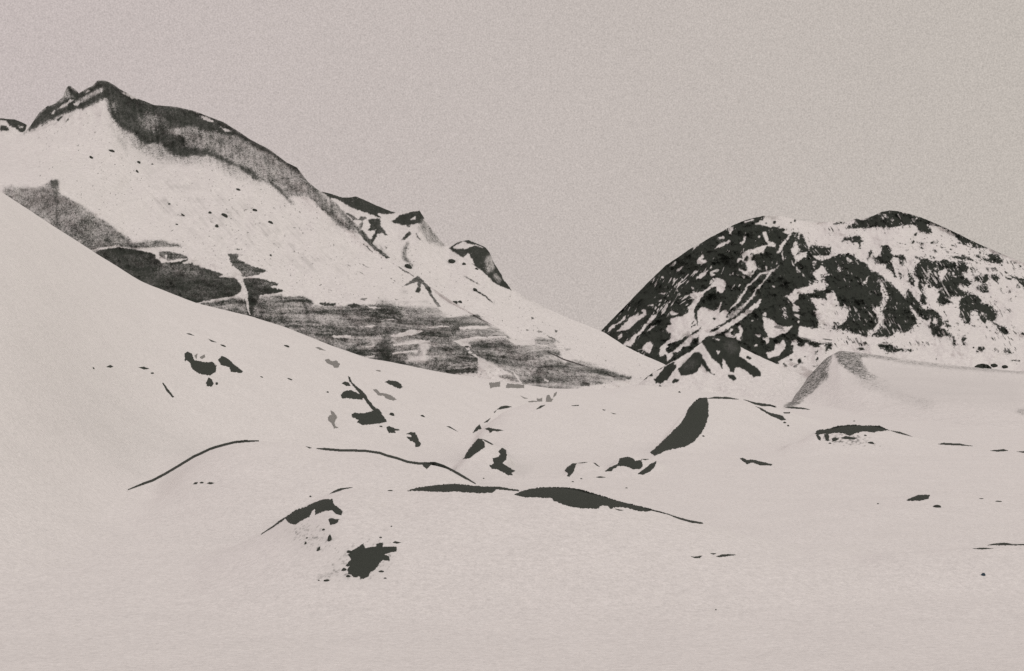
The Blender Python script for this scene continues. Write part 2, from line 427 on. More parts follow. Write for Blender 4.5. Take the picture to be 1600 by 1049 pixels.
# ------------------------------------------------------------------ mountains: front slope, crest and back slope as one sheet each
SHEETS = {}
def mountain(name, x0, x1, step, rows, curves, canvas, mat, label, relief, jitter=.6, layer=0.0, seed=1, back=1500, tone_fn=None):
    """curves: list of [(column,row,distance)...] from crest to foot"""
    X = np.arange(x0, x1+.01, step)
    cp = [np.array(c, float) for c in curves]
    rows_py = [np.interp(X, c[:, 0], c[:, 1]) for c in cp]
    rows_d = [smooth(np.interp(X, c[:, 0], c[:, 2]), 10) for c in cp]
    rows_py[0] = rows_py[0] + jitter*fbm(X/7, X*0, 3, .6, seed)
    for k in range(1, len(cp)):
        rows_py[k] = np.maximum(smooth(rows_py[k], 8), rows_py[k-1]+3)
    s = np.linspace(0, 1, rows)[:, None]
    PY = rows_py[0] + (rows_py[-1]-rows_py[0])*s
    D = np.zeros_like(PY)
    RP, RD = np.array(rows_py), np.array(rows_d)
    for k in range(len(X)):
        D[:, k] = np.interp(PY[:, k], RP[:, k], RD[:, k])
    n = max(3, rows//60)
    for _ in range(2):                                            # round the breaks of slope
        p = np.pad(D, ((n, n), (0, 0)), mode='edge'); D = sum(p[j:j+rows] for j in range(2*n+1))/(2*n+1)
    T = canvas.at(np.broadcast_to(X, PY.shape), PY)
    GXm = np.broadcast_to(X, PY.shape)
    if tone_fn is not None: T = tone_fn(GXm, PY, T)
    mpp = D.mean()/F
    rel = relief*(fbm(GXm/38, PY/30, 4, .5, seed+2)*3.2 + (.15+T)*fbm(GXm/7, PY/9, 4, .6, seed+3))
    fall = np.clip((s*rows)/8, 0, 1)
    D = D + rel*mpp*8*(.25+.75*fall)
    SHEETS[name] = (X, PY, D)
    # the far side, falling away behind the crest
    bk = np.linspace(1, 0, 24)[:-1, None]
    zc = EYE-(PY[0]-HY)/F*D[0]
    bd = D[0] + back*bk**1.3
    bz = zc - (zc+60)*(bk**1.2) + 10*fbm(GXm[:23]/25, bk*9+0*GXm[:23], 3, .5, seed+4)*bk
    front = world(GXm, PY, D)
    bx = (X-CX)/F*D[0]*np.ones_like(bd)
    Vb = np.stack([bx, bd, bz], -1)
    Vn = np.concatenate([Vb, front], 0)
    Tb = np.clip(T[:1]*1.0 + 0*bk, 0, 1)*sstep(.2, .9, fbm(GXm[:23]/6, bk*20+0*GXm[:23], 3, .6, seed)+.8-.6*bk)
    A = np.concatenate([Tb, T], 0)
    o = mesh_obj(name, Vn.reshape(-1, 3), grid_quads(*A.shape)[:, ::-1], mat, np.clip(A, 0, 1))
    return structure(o, label, 'mountain')

# --- right mountain
CR = Canvas(880, 310, 1800, 660, seed=21, warp=3.0)
R = lambda fr, s, tone=1.0, soft=.6, rag=.42: CR.paint(pts(fr, s), tone, soft, rag)
S = lambda fr, s: CR.paint(pts(fr, s), 0.0, .6, .42)
E = lambda fr, *a: CR.paint(ell(fr, *a), 1.0, .5, .5)
CR.paint(np.concatenate([pts('P', '925,520 938,512 980,470 1010,440 1040,410 1075,380 1110,360 1145,342 1180,334 1196,336'),
  pts('T2', '1050,160 1000,170 960,205 1060,220 1130,250 1190,235 1240,250 1320,280 1330,300 1280,300 1340,320 1400,325 1440,305 1500,310 1550,325'),
  pts('T4', '130,360 160,430 180,500 190,550 210,480 240,465 320,480 470,485 460,520 470,570 420,600 300,590 230,610 280,640 360,660 420,640 480,610 550,600 555,560 650,570 720,575 760,610 800,640 870,680 920,710 950,760 980,800 1050,810 1110,850 1140,900 1200,930 1250,970'),
  pts('T5', '1300,110 1370,180 1400,230 1425,240 1440,150 1410,80 1470,120 1560,260 1600,330 1600,460 1540,510 1460,560 1440,620 1370,640 1310,610 1230,680 1130,700 960,690 820,670 650,640 590,600 480,780 440,850 400,900'),
  pts('P', '1260,600 1000,620 900,600')]), 1.0, .6, .42)
for s_ in ['150,880 170,820 240,780 300,750 350,690 385,660 380,700 330,750 270,780 230,820 180,860',
  '265,870 330,800 400,740 460,670 560,670 600,640 570,590 640,590 640,640 590,700 530,740 480,790 400,850 300,860',
  '390,1035 450,940 520,890 600,800 660,740 700,670 780,640 740,700 680,760 600,850 520,940 440,1010',
  '640,862 700,805 778,770 710,835', '640,535 700,535 720,520 738,548 690,553', '770,475 832,465 822,485', '728,442 760,428 755,452',
  '760,395 850,382 950,370 850,397', '1010,138 1026,90 1110,36 1072,98', '925,52 980,8 1022,-4 990,28', '1248,218 1270,180 1330,138 1432,76 1392,142 1300,208',
  '818,165 852,178 842,208', '275,965 308,895 342,908 322,955', '590,1060 640,1000 680,988 725,1040 725,1060', '1200,310 1240,310 1240,335 1205,335', '1205,355 1245,360 1240,385 1210,375',
  '925,640 970,600 985,630 1060,650 1000,665', '330,1048 400,985 520,930 500,985 440,1048', '1010,350 1040,350 1035,378', '1070,235 1090,190 1110,215',
  '940,700 1080,680 1140,650 1200,620 1250,640 1240,700 1280,800 1330,800 1250,860 1150,930 1050,980 980,1000 880,1040 860,1060 820,1060 900,980 950,950 950,890 885,850 920,790 955,770']:
    S('T1', s_)
CR.paint(pts('P', '1047,497 1065,495 1072,491 1077,485 1075,480 1081,475 1085,467 1077,460 1087,457 1097,456 1099,454 1111,446 1116,439 1113,433 1126,436 1130,437 1135,445 1132,452 1131,456 1126,459 1120,454 1120,449 1112,449 1102,456 1097,465 1092,472 1086,480 1084,492 1080,500'), 0, .6, .42)
for s_ in ['0,780 0,390 40,320 100,320 160,350 200,370 250,340 290,240 302,260 282,330 262,390 370,350 400,400 340,460 420,440 330,520 190,600 130,650 60,720',
  '360,702 348,640 390,650 408,588 442,600 420,650 465,692 400,702', '470,672 528,640 518,570 540,538 572,620 532,700 552,748 500,732',
  '160,690 230,700 320,710 332,752 268,772', '808,448 880,460 960,500 1000,560 1080,570 1192,548 1120,640 1060,650 960,702 880,712 868,650 840,600 830,520',
  '708,648 802,660 792,702 760,702', '1000,200 1130,180 1160,160 1230,90 1370,60 1440,40 1480,0 1600,0 1600,90 1440,90 1400,150 1300,160 1260,170 1250,220 1190,280 1150,240 1130,190',
  '1170,800 1180,735 1250,735 1250,790', '850,900 960,850 970,770 1040,780 1060,720 1100,800 1080,860 1040,920 900,960',
  '980,1010 1100,950 1180,900 1230,850 1220,790 1300,790 1380,760 1480,820 1600,780 1600,1048 1400,1060 1000,1060', '1240,490 1275,480 1260,515', '720,790 750,775 745,815 715,815', '800,400 850,390 855,440 830,440',
  '815,715 880,705 900,740 865,790 850,740', '940,60 970,55 970,80']:
    S('T3', s_)
CR.paint(band('T3', '380,360 480,270 550,180 590,110 640,45 700,-10 780,-90 860,-110 1000,-170', 24), 0, .5, .4)
CR.paint(band('T3', '330,470 440,440 560,320 620,265 690,180 740,100 830,-5 880,-80 1020,-200', 22), 0, .5, .4)
CR.paint(band('T3', '-10,760 100,680 240,635 400,545 560,435 650,365 740,290 805,225', 52), 0, .5, .4)
CR.paint(pts('T3', '380,440 430,380 500,330 580,280 620,270 560,350 470,440 410,470'), .45, .8, .9)
for s_ in ['340,345 420,330 400,400 340,460 380,400', '180,460 220,455 215,475', '130,620 260,555 370,490 260,565 150,630', '0,600 60,560 10,610', '20,490 90,470 40,500']:
    R('T3', s_)
CR.paint(band('T1', '1190,830 1250,780 1210,770 1230,720', 26), 1, .5, .4)
CR.paint(band('T1', '1190,905 1260,870 1340,800', 26), 1, .5, .4)
CR.paint(band('T1', '980,1040 1070,980 1170,925', 40), 1, .5, .4)
CR.paint(band('T1', '1430,860 1500,815 1600,775', 16), 1, .5, .5)
for s_ in ['450,522 478,480 540,442 632,400 645,425 560,472', '638,250 682,238 662,335 638,342', '498,372 560,342 574,380 530,395', '755,445 800,420 818,348 848,348 832,422 790,455',
  '798,184 850,158 965,126 930,162 830,188', '1048,298 1102,298 1122,370 1152,430 1224,438 1202,494 1160,470 1110,470 1060,560 1040,550 950,590 920,600 950,670 982,750 930,830 900,866 808,822 748,770 762,758 830,800 860,780 850,700 790,650 728,684 728,636 800,640 790,570 860,528 960,508 1060,478 1110,450 1088,400',
  '1216,562 1268,500 1278,440 1330,400 1390,328 1424,318 1370,392 1322,462 1302,524 1240,574', '1408,512 1470,428 1524,520 1450,604 1420,580', '228,672 280,600 300,566 324,590 290,640 354,660 300,704 238,704',
  '202,893 270,828 390,768 402,716 414,750 322,832 230,893', '388,852 398,798 504,766 492,802 424,815 462,842', '1196,724 1242,656 1234,704', '1440,700 1490,640 1480,690', '980,360 1030,340 1020,375', '720,830 750,840 735,850', '780,860 840,850 830,880', '1170,985 1205,970 1215,1000 1190,1000',
  '1500,310 1520,310 1515,370 1500,380', '1440,345 1470,320 1460,370', '1545,610 1600,570 1600,620']:
    S('T2', s_)
for a_ in [('T2',850,635,30,36),('T2',915,585,28,20),('T2',935,635,22,26),('T2',925,798,14,20),('T2',1200,185,26,20),('T2',1090,190,26,14),('T2',1255,245,26,12),('T2',1300,275,34,18),('T2',1408,182,15,13),('T2',1456,158,16,22)]:
    E(*a_)
R('T2', '1270,122 1360,104 1362,112')
for s_ in ['318,760 350,726 390,760 454,832 380,850 390,920 402,1000 370,1060 30,1060 30,1018 150,1010 170,970 280,950 300,900 238,830 270,790', '552,690 584,740 598,800 560,808', '648,626 690,630 768,672 705,692',
  '838,922 900,920 952,816 934,900 912,948 860,945', '1056,886 1090,920 1160,1055 1110,1055 1080,960', '228,668 272,668 294,702 240,722', '-5,604 100,562 184,548 122,622 40,686', '0,440 40,420 50,460 0,500', '60,330 75,330 70,380 55,400', '400,940 440,960 420,985', '20,770 60,765 95,810 60,800']:
    S('T4', s_)
for s_ in ['340,830 370,840 365,880 345,870', '330,900 365,890 350,950']:
    R('T4', s_)
for s_ in ['200,210 330,210 420,235 410,150 510,135 550,230 600,345 640,285 692,380 660,480 600,540 520,560 430,590 300,585 312,520 290,450 280,390 240,370 300,360 260,290',
  '70,555 200,580 400,590 590,600 730,650 930,692 1130,702 1440,642 1600,540 1700,540 1700,1020 1600,1020 800,890 400,890 484,780 390,770 340,770 170,728 60,690 60,620',
  '975,275 1010,320 1080,320 1110,200 1080,90 1100,60 1195,190 1130,320 1110,400 1140,480 1100,560 1050,600 960,684 925,684 940,620 990,600 1052,520 1040,420 1000,380',
  '1205,310 1272,298 1304,400 1284,464 1196,575 1226,470 1268,420', '1448,315 1500,390 1610,460 1610,560 1540,560 1540,510 1478,420', '0,730 50,730 40,820 90,800 130,760 180,760 190,820 260,820 320,840 390,790 400,860 300,930 200,1048 0,1048', '1060,-20 1100,0 1140,90 1100,60', '920,120 985,155 960,165', '810,405 850,410 840,422', '1370,420 1410,440 1420,470', '1180,420 1215,410 1205,440', '765,405 780,420 760,450']:
    S('T5', s_)
for s_ in ['790,755 870,760 915,755 915,790 850,795', '770,835 840,810 925,858 840,855', '1060,780 1140,790 1250,800 1300,850 1440,850 1420,870 1300,870 1230,890 1150,860 1070,830', '490,500 540,510 550,595 520,590', '350,540 410,540 420,570 380,560', '560,570 640,540 650,610 600,620', '660,580 720,590 700,630 650,620', '730,600 780,590 770,640 730,650', '820,590 930,600 920,680 830,660',
  '985,690 1080,590 1070,620 1005,690', '1130,690 1170,600 1250,590 1260,640 1210,680 1180,620', '520,280 550,290 545,310 525,305', '550,200 610,290 605,350 580,300', '250,100 380,110 425,235 340,215 290,180 230,180', '150,140 190,160 180,200 155,180', '40,140 80,150 40,165', '50,720 170,735 165,760 95,820 50,810', '185,735 330,770 330,825 230,815 190,790', '390,770 480,770 470,850 410,850', '250,920 300,860 310,870 265,935', '125,940 155,920 155,950']:
    R('T5', s_)
for a_ in [('T5',70,985,26,26),('T5',295,980,24,28),('T5',400,885,14,8),('T5',1345,960,18,6),('T5',720,800,12,5),('T5',1480,865,22,12)]: E(*a_)
S('T8', '320,460 330,350 400,300 420,330 480,340 600,260 690,200 740,180 860,165 930,185 850,270 800,300 700,320 620,340 560,400 470,400 500,440 430,520 410,500 420,430')
for s_ in ['400,350 480,318 560,250 690,200 680,232 600,292 540,350 500,390 430,422 408,390', '700,312 730,250 812,198 800,250 822,282 760,332', '560,402 622,340 644,352 600,402', '440,500 520,430 700,330 560,460 500,520']: R('T8', s_)
S('T8', '100,340 180,275 245,310 240,350 190,420 160,400')
S('T8', '30,380 150,345 120,375')
# right half: snow carrying rock
CR.paint(np.concatenate([pts('T4', '660,268 668,230 770,190 758,150 820,128 840,155 880,150 1000,85 1090,45 1180,20 1280,20 1400,50 1500,80'),
  pts('T6', '180,65 290,105 370,130 500,190 600,240 700,280 820,335 940,385 1050,435 1125,470 1135,520 1060,500 980,500 900,490 860,460 780,450 790,400 730,362 690,345 760,345 640,272 560,250 480,225 400,172 432,210 368,208 440,280 464,306 410,322 270,280 260,230 150,202 60,230 0,242'),
  pts('T4', '1130,247 900,252')]), 1, .6, .4)
for fr, s_ in [('T4', '1105,82 1150,78 1192,110 1150,124'), ('T6', '195,142 312,120 240,150 238,192'), ('T4', '1215,145 1240,130 1258,155 1232,175'), ('T6', '890,440 930,450 960,490 900,480')]: S(fr, s_)
for fr, s_ in [('T4', '595,432 640,370 700,360 840,348 870,400 880,432 830,440 856,522 806,512 810,430 740,442 690,400'), ('T4', '455,207 560,178 705,184 560,202'), ('T4', '258,206 310,184 320,190'),
  ('T4', '938,602 928,560 960,528 984,560 962,624'), ('T4', '1000,632 1090,590 1100,500 1068,490 1170,458 1222,520 1210,570 1250,600 1280,580 1370,588 1412,658 1370,640 1362,742 1320,700 1310,620 1240,620 1200,660 1240,740 1284,874 1250,862 1220,790 1150,760 1150,680 1100,722'),
  ('T4', '1308,778 1362,840 1352,902 1328,892'), ('T4', '1438,798 1502,900 1512,984 1470,962 1438,900'), ('T4', '1490,590 1530,600 1600,630 1600,645 1500,625'),
  ('T6', '-10,412 100,446 160,446 100,456 -10,428'), ('T6', '700,598 800,606 964,636 974,664 850,654 700,624'), ('T6', '410,600 500,610 530,620 440,630'),
  ('T6', '208,598 242,598 250,632 400,640 450,662 560,662 590,640 700,670 830,690 904,730 894,792 830,800 850,860 956,940 890,984 830,970 790,920 760,1010 680,1002 590,940 520,960 450,1010 396,984 420,870 350,930 330,1060 266,1000 290,900 228,840 228,750 310,650'),
  ('T6', '928,738 1036,770 970,812 928,800'), ('T6', '938,828 1010,850 1155,826 1162,900 1100,944 1008,922'), ('T6', '1186,828 1250,838 1304,880 1260,920 1294,964 1210,912'),
  ('T6', '996,1002 1060,958 1142,978 1162,1060 1090,1060'), ('T6', '1186,764 1220,743 1304,794 1210,774'), ('T6', '958,588 1050,588 1130,640 1200,640 1106,580 1200,568 1284,610 1344,662 1302,704 1230,690 1100,662 1000,612'),
  ('T6', '1030,536 1070,545 1064,576 1040,566'), ('T6', '1438,848 1560,880 1610,896 1610,1060 1560,950 1490,890 1398,850'), ('T6', '1484,958 1520,960 1550,1002 1520,1008'), ('T6', '740,650 850,670 960,710 850,700'), ('T6', '590,598 640,600 700,610 640,612')]: R(fr, s_)
for s_ in ['388,768 442,780 432,854 388,854', '528,800 600,768 654,758 604,874 572,964 540,870', '698,778 740,838 764,872 708,852', '478,738 524,738 512,794', '345,890 380,880 360,920', '830,810 900,830 940,870 850,850', '700,745 780,755 770,775']: S('T6', s_)
for a_ in [('T6',240,332,28,22),('T6',215,425,30,13),('T6',310,440,50,13,4),('T6',470,435,50,18,5),('T6',580,495,30,13,20),('T6',325,498,36,10),('T6',130,530,34,9),('T6',490,543,36,13,25),('T6',718,480,40,11,25),('T6',600,378,26,6,12),('T6',430,550,15,9),('T6',50,497,14,9),
  ('T6',1350,625,12,14),('T6',1430,668,18,16),('T6',1490,690,22,8,30),('T6',1550,725,20,8,30),('T6',700,522,22,9,20),('T6',850,600,40,9,15),('T6',910,575,14,8),('T6',1010,690,14,8),('T6',1330,722,14,8),('T6',1295,575,34,7,25),('T6',1380,810,40,9,20),('T6',1400,880,60,14,30),('T6',185,382,14,5),('T6',545,412,12,4),('T6',520,405,30,5),('T6',1300,830,16,8),('T6',930,520,9,9)]: E(*a_)
for s_ in ['0,90 80,170 120,230 140,90 190,120 212,200 262,280 300,330 400,350 432,326 480,370 560,440 604,540 560,572 500,560 640,620 724,680 744,804 708,784 700,690 620,670 560,700 480,670 452,694 428,600 418,560 440,450 430,390 402,514 330,470 270,400 160,320 240,430 264,530 180,590 150,634 60,624 -60,590 -60,100',
  '268,-10 400,-10 340,100 382,230 382,292 318,292 298,230 330,140', '430,30 480,-10 960,-10 880,60 800,0 760,60 830,130 984,140 880,170 790,190 700,190 600,200 714,262 600,292 496,265 520,210 540,150 498,140 600,80 500,90',
  '798,230 880,168 1024,168 1070,230 1070,270 1190,310 1254,370 1264,440 1210,500 1260,530 1360,578 1416,652 1370,662 1290,620 1250,560 1190,500 1140,480 1110,534 1040,450 1010,380 930,360 930,490 900,534 838,510 830,470 788,440 800,360 788,300',
  '588,488 674,488 650,520 704,572 640,584', '818,668 894,720 840,750 874,812 828,802', '720,720 745,720 740,800 710,790', '1220,825 1260,850 1300,890 1230,870', '1100,610 1160,645 1130,630', '1220,625 1290,630 1240,640']: R('T7', s_)
for s_ in ['1048,346 1144,440 1132,474 1070,392', '160,320 250,430 260,400 180,300', '920,270 985,285 960,295', '320,390 350,430 340,460', '480,440 520,480 500,540 470,500', '600,200 720,215 700,240']: S('T7', s_)
for a_ in [('T7',980,555,32,13,10),('T7',1380,354,26,16,20),('T7',1210,715,46,13,38),('T7',1068,842,44,30),('T7',1020,870,18,12),('T7',1405,882,76,17,12),('T7',1485,992,66,9),('T7',1580,648,36,14,25),('T7',762,530,22,11,20),('T7',1412,125,26,9,20),('T7',1425,236,20,9,30),('T7',1060,562,24,8),('T7',972,835,14,8),('T7',1180,622,20,6),('T7',780,600,34,6,25),('T7',110,665,10,10),('T7',300,535,18,10),('T7',1240,245,22,6),('T7',1500,190,14,8),('T7',1450,720,26,5,30),('T7',510,965,9,18,15),('T7',70,960,14,6),('T7',745,270,16,6),('T7',730,325,24,9),('T7',600,390,22,6,30),('T7',1390,70,30,5),('T7',1300,95,40,5,-5),('T7',85,858,90,16),('T7',190,866,30,13),('T7',590,1045,50,7)]: E(*a_)
CR.paint(pts('P', '1185,580 1225,570 1262,564 1300,600 1180,620'), 0, 1.0, .6)
for a_ in [('P',1212,566,5,2.2,30),('P',1226,571,4,2,30),('P',1236,563,3,2.5),('P',1243,572,3,2),('P',1221,560,4,1.6,-40),('P',1250,566,2.5,2.5)]: E(*a_)
for q_, w_ in (('380,360 480,270 550,180 590,110 640,45 700,-10 780,-90 860,-110 1000,-170', 18), ('440,440 560,320 620,265 690,180 740,100 830,-5 880,-80 1020,-200', 15), ('100,680 240,635 400,545 560,435 650,365 740,290 805,225', 30)):
    CR.paint(band('T3', q_, w_), 0, .5, .8)
CRN = CR.spread(3.5)
def right_tone(px, py, T):
    # thin streaks of snow in the rock and of grit in the snow, running down the fall line
    k = np.clip((px-1180)/120, -1, 1)
    a = px + k*-.55*(py-330)
    b = py
    st = fbm(a/2.0, b/9.0, 3, .6, 31)
    pat = fbm(px/26, py/22, 3, .5, 33)
    hole = sstep(.37, .48, st*.8+pat*.45)*sstep(.6, .95, T)
    grit = sstep(.45, .56, st*.75+fbm(px/30, py/16, 3, .5, 35)*.5+.02)*sstep(1120, 1260, px)*(1-sstep(545, 560, py))*(1-T)
    near = CRN.at(px, py)
    nf = fbm((a+px)/4.4, py/2.4, 3, .7, 36); ng = fbm((a+px)/4.4, py/2.6, 3, .7, 37)
    chips = sstep(.49, .57, nf*.9 + near*.62)*sstep(.02, .12, near)
    dust = sstep(.51, .59, ng*.9 + (1-near)*.62)*sstep(.02, .12, 1-near)
    dash = sstep(.40, .50, fbm(px/5.5, (py-.38*(px-1500))/1.9, 3, .62, 38) - .10)*np.exp(-((py-.38*(px-1500)-392)/26)**2)*sstep(1385, 1440, px)
    eas = .25+.75*sstep(1210, 1300, px)
    T = T*(1-.8*dust*eas) + (1-T)*.85*chips*eas
    return np.clip(np.maximum(T*(1-.85*hole), dash*.9)+.85*grit, 0, 1)
mountain('right_mountain', 860, 1790, .8, 430,
  [[(820,620,5000),(860,590,5050),(900,553,5100),(935,522,5150),(942,514,5150),(980,475,5200),(1010,444,5200),(1040,415,5200),(1060,402,5200),(1075,391,5200),(1097,379,5200),(1110,371,5200),(1128,362,5200),(1145,352,5200),(1165,344,5200),(1180,340,5200),(1196,337,5250),(1225,338,5350),(1245,344,5400),(1270,348,5450),(1300,347,5450),(1325,346,5450),(1338,341,5450),(1345,344,5450),(1365,337,5450),(1378,331,5450),(1390,329,5450),(1402,330,5450),(1420,334,5450),(1445,342,5450),(1470,353,5450),(1500,367,5450),(1520,377,5450),(1540,386,5450),(1570,399,5400),(1600,411,5400),(1700,455,5300),(1790,500,5200)],
   [(860,600,4900),(1000,520,4800),(1150,460,4800),(1300,450,4800),(1450,460,4850),(1600,490,4850),(1790,540,4800)],
   [(860,640,4300),(1200,570,4300),(1790,575,4300)],
   [(860,680,4000),(1790,660,4000)]],
  CR, M_RIGHT, 'broad dark rocky mountain streaked with snow under a rounded summit, at the right', relief=1.5, seed=41, tone_fn=right_tone)

# --- left mountain, its far spur and the ridge behind
CL = Canvas(-40, 90, 1120, 680, seed=51, warp=1.9)
G = lambda fr, s, tone=.5, soft=.9, rag=.62: CL.paint(pts(fr, s), tone, soft, rag)
crest_l = pts('L1', '130,420 160,395 180,345 240,282 280,248 320,240 380,195 400,130 415,125 470,172 520,142 545,130 580,90 630,90 720,148 820,200 920,237 1040,250 1150,275 1250,310 1330,340 1420,400 1500,450 1600,500')
G('L1', '640,200 700,150 820,195 1040,245 1330,335 1600,495 1700,560 1700,720 1600,712 1530,690 1500,632 1400,622 1300,572 1240,545 1150,545 1050,548 1000,532 900,510 860,485 800,432 720,392 660,322 640,260', .60, 2.6, .9)
G('L1', '660,300 800,400 950,440 1100,500 1300,540 1500,600 1560,700 1400,660 1240,590 1100,580 980,580 860,530 760,450', .42, 6, 1.0)
G('L3', '0,60 120,40 320,150 345,185 400,255 520,340 600,430 700,540 780,620 875,692 780,640 720,580 640,535 570,482 500,432 400,335 300,325 270,335 302,384 220,312 150,242 60,222 0,192', .52, 2.2, .8)
CL.paint(np.concatenate([crest_l, pts('L3', '30,0 140,40 320,150 345,190 330,190 240,130 140,80 60,40'), pts('L1', '1580,545 1500,485 1400,432 1350,430 1290,402 1200,398 1150,372 1050,380 1000,402 1060,432 1090,490 1230,502 1400,592 1500,622 1540,692 1420,622 1250,552 1050,552 1000,525 950,472 870,484 800,424 720,384 660,314 640,215 630,205 580,230 480,272 400,292 290,342 200,392')]), .96, 1.9, .8)
G('L1', '845,310 900,280 950,320 960,390 900,400 850,370', .70, 6, .9)
G('L1', '930,250 990,330 1010,420 960,420', .9, 3, .4)
G('L1', '660,230 690,230 700,290 670,280', .75, 2.2, .5)
G('L1', '1060,420 1100,440 1100,490 1060,470', .97, 1.2)
G('L1', '1420,550 1450,560 1440,580', .3, 1.5)
for s_ in ['720,165 800,190 828,212 790,208 740,182', '846,222 862,226 858,236', '1195,308 1240,320 1285,348 1250,345 1205,328', '1300,370 1350,388 1388,410 1340,402', '295,300 345,262 420,215 440,215 400,248 330,275 320,300', '330,345 400,300 480,268 470,285 400,330 290,372 220,405 200,400', '440,235 520,190 600,150 610,165 540,190 470,240 430,252', '520,150 545,160 500,180']:
    G('L1', s_, .12, .8)
G('L1', '330,330 380,302 350,340', .95, .7); G('L1', '380,345 412,320 405,340', .9, .7)
G('L1', '440,225 520,185 600,145 620,150 560,190 480,232', .45, 1.2)
G('L1', '400,150 440,200 390,205 370,220 350,240 380,200', .6, 1.2)
G('L1', '210,430 250,440 245,452', .8, .8)
CL.paint(band('L1', '640,330 700,420 760,520', 34), .22, 3, .9)
# rock rim and dark streaks on the shoulder
G('L3', '150,90 200,110 190,180 150,160', .75, 2); G('L3', '50,180 75,185 70,225 55,225', .9, 1)
G('L3', '140,235 230,290 300,385 220,310', .9, 1.2); CL.paint(band('L3', '215,220 260,230 330,210', 8), .8, .8); CL.paint(band('L3', '280,320 330,325 400,318', 8), .75, .8)
CL.paint(band('L3', '350,200 420,290 500,400 570,485 640,530', 40), .72, 1.4, .5)
CL.paint(band('L3', '400,330 470,400 560,480', 14), .8, 1.2, .5)
# ridge beyond: B2 (second canvas below shares this one)
for s_, t_ in [('405,248 540,322 600,338 670,325 760,362 860,398 915,430 870,440 800,432 822,462 760,452 700,430 640,402 560,352 520,345', .98), ('880,482 940,440 1000,425 1062,412 1080,450 1066,492 960,506 900,492', .98),
  ('740,470 812,460 822,510 862,562 800,552 772,612 758,592 790,530 738,542 762,502', .95), ('600,420 640,440 690,470 700,450 740,458 715,478 650,470', .85), ('640,480 720,545 780,622 876,698 850,700 760,630 700,570', .85),
  ('540,345 580,400 650,480 700,545 640,500 560,410', .72), ('940,592 990,538 1002,552 960,592', .9), ('1018,536 1068,602 1040,582', .9), ('690,500 720,470 700,530 690,540', .7), ('806,610 830,640 850,650 820,645', .5), ('840,630 860,635 852,645', .9), ('960,500 1000,500 985,520', .9)]:
    G('L3', s_, t_, .7)
for s_ in ['515,338 560,352 660,405 760,440 822,462 760,455 640,415 560,375', '985,470 1030,450 1020,470', '800,430 870,445 915,432 880,462 830,450']: G('L3', s_, .05, .7)
G('L3', '1072,465 1130,540 1210,622 1180,632 1100,602 1040,522', .58, 1.8, .6)
CL.paint(band('L3', '985,600 955,660 960,700 1012,745', 22), .6, 1.3, .6)
CL.paint(band('L3', '640,480 690,510 720,480', 8), .6, .8)
for s_, t_ in [('1222,640 1280,602 1340,590 1400,615 1455,636 1494,708 1524,770 1545,820 1600,892 1500,852 1430,782 1300,692', .98)]: G('L3', s_, t_, .7)
for s_ in ['1248,632 1310,602 1330,612 1410,625 1432,642 1380,622 1330,642 1260,642', '1308,702 1340,668 1384,742 1330,722']: G('L3', s_, .03, .6)
G('L3', '1440,700 1480,678 1494,760 1450,792', .45, 1.3, .5); G('L3', '1500,790 1540,830 1520,850 1490,810', .5, 1.3, .5)
G('L5', '650,320 690,350 780,440 900,490 880,500 760,440', .22, 2.4, .7)
# pyramid above the ice cliff and small streaks
for s_ in ['945,108 1040,42 1064,60 1112,110 1132,170 1184,232 1160,238 1120,172 1062,84 1052,140 1028,144 1040,78']: G('L4', s_, .92, .7)
G('L4', '940,120 980,140 960,170 1000,200 1100,180 1170,240 960,230', .16, 3, .7)
for s_, w_ in [('640,305 700,325 750,352', 7), ('700,610 740,635 775,668', 7), ('670,725 720,740 760,765', 6), ('910,740 960,775 1020,810', 10), ('1310,805 1360,830 1412,862', 8), ('1380,890 1440,925 1495,975', 9), ('620,740 645,752', 12), ('690,780 720,797', 12), ('870,815 905,838', 14)]:
    CL.paint(band('L3', s_, w_), .8, .6, .5)
# the ice cliff below: grey ice in beds, dark bands, white ledges
G('L2', '15,212 70,192 100,210 200,210 290,182 300,158 346,158 352,240 430,280 500,320 570,370 650,420 700,460 750,500 790,532 870,520 960,518 1095,550 1000,556 820,562 700,560 600,572 500,592 400,560 250,480 120,400 40,300', .54, 1.7, .7)
G('L2', '352,460 450,430 560,470 640,500 740,545 600,575 500,600 420,560', .70, 4, .5); G('L2', '440,400 540,385 560,430 480,445', .76, 3.5, .5)
G('L2', '300,165 346,160 350,300 365,520 320,500 330,320', .82, 2.2, .4); G('L2', '300,160 346,158 346,205 310,210', .9, 1)
G('L2', '20,215 70,195 200,215 180,260 90,260', .38, 3, .6)
G('L2', '490,620 610,570 700,560 820,572 920,600 960,652 1000,652 1080,642 1125,620 1110,642 1150,660 1240,690 1334,716 1300,736 1400,742 1444,790 1432,826 1400,848 1200,882 1130,900 940,830 700,740', .95, .8, .4)
G('L2', '940,578 1000,578 1114,612 1120,622 1000,642 950,612', .68, 1, .5); G('L2', '830,568 930,562 1050,556 1120,600 1000,580 930,590', .03, .7)
G('L2', '925,580 945,580 940,625 930,620', .05, .6); G('L2', '980,600 995,605 990,640', .05, .6); G('L2', '1080,650 1140,632 1120,660', .05, .6)
G('L2', '990,660 1200,680 1180,720 900,700', .82, 3, .5)
CL.paint(band('L2', '490,590 600,564 700,552 725,560', 12), 0, .6); G('L2', '1140,638 1172,690 1150,682', .95, .6)
G('L2', '1190,892 1400,862 1472,872 1490,1000 1280,970', .50, 1.2, .5)
G('L2', '1358,598 1422,598 1412,630 1500,668 1565,700 1540,722 1460,742 1420,692 1384,672', .84, .9); G('L2', '1390,566 1430,570 1432,580', .8, .6)
G('L3', '0,722 60,748 155,776 60,802 -10,812', .78, .9)
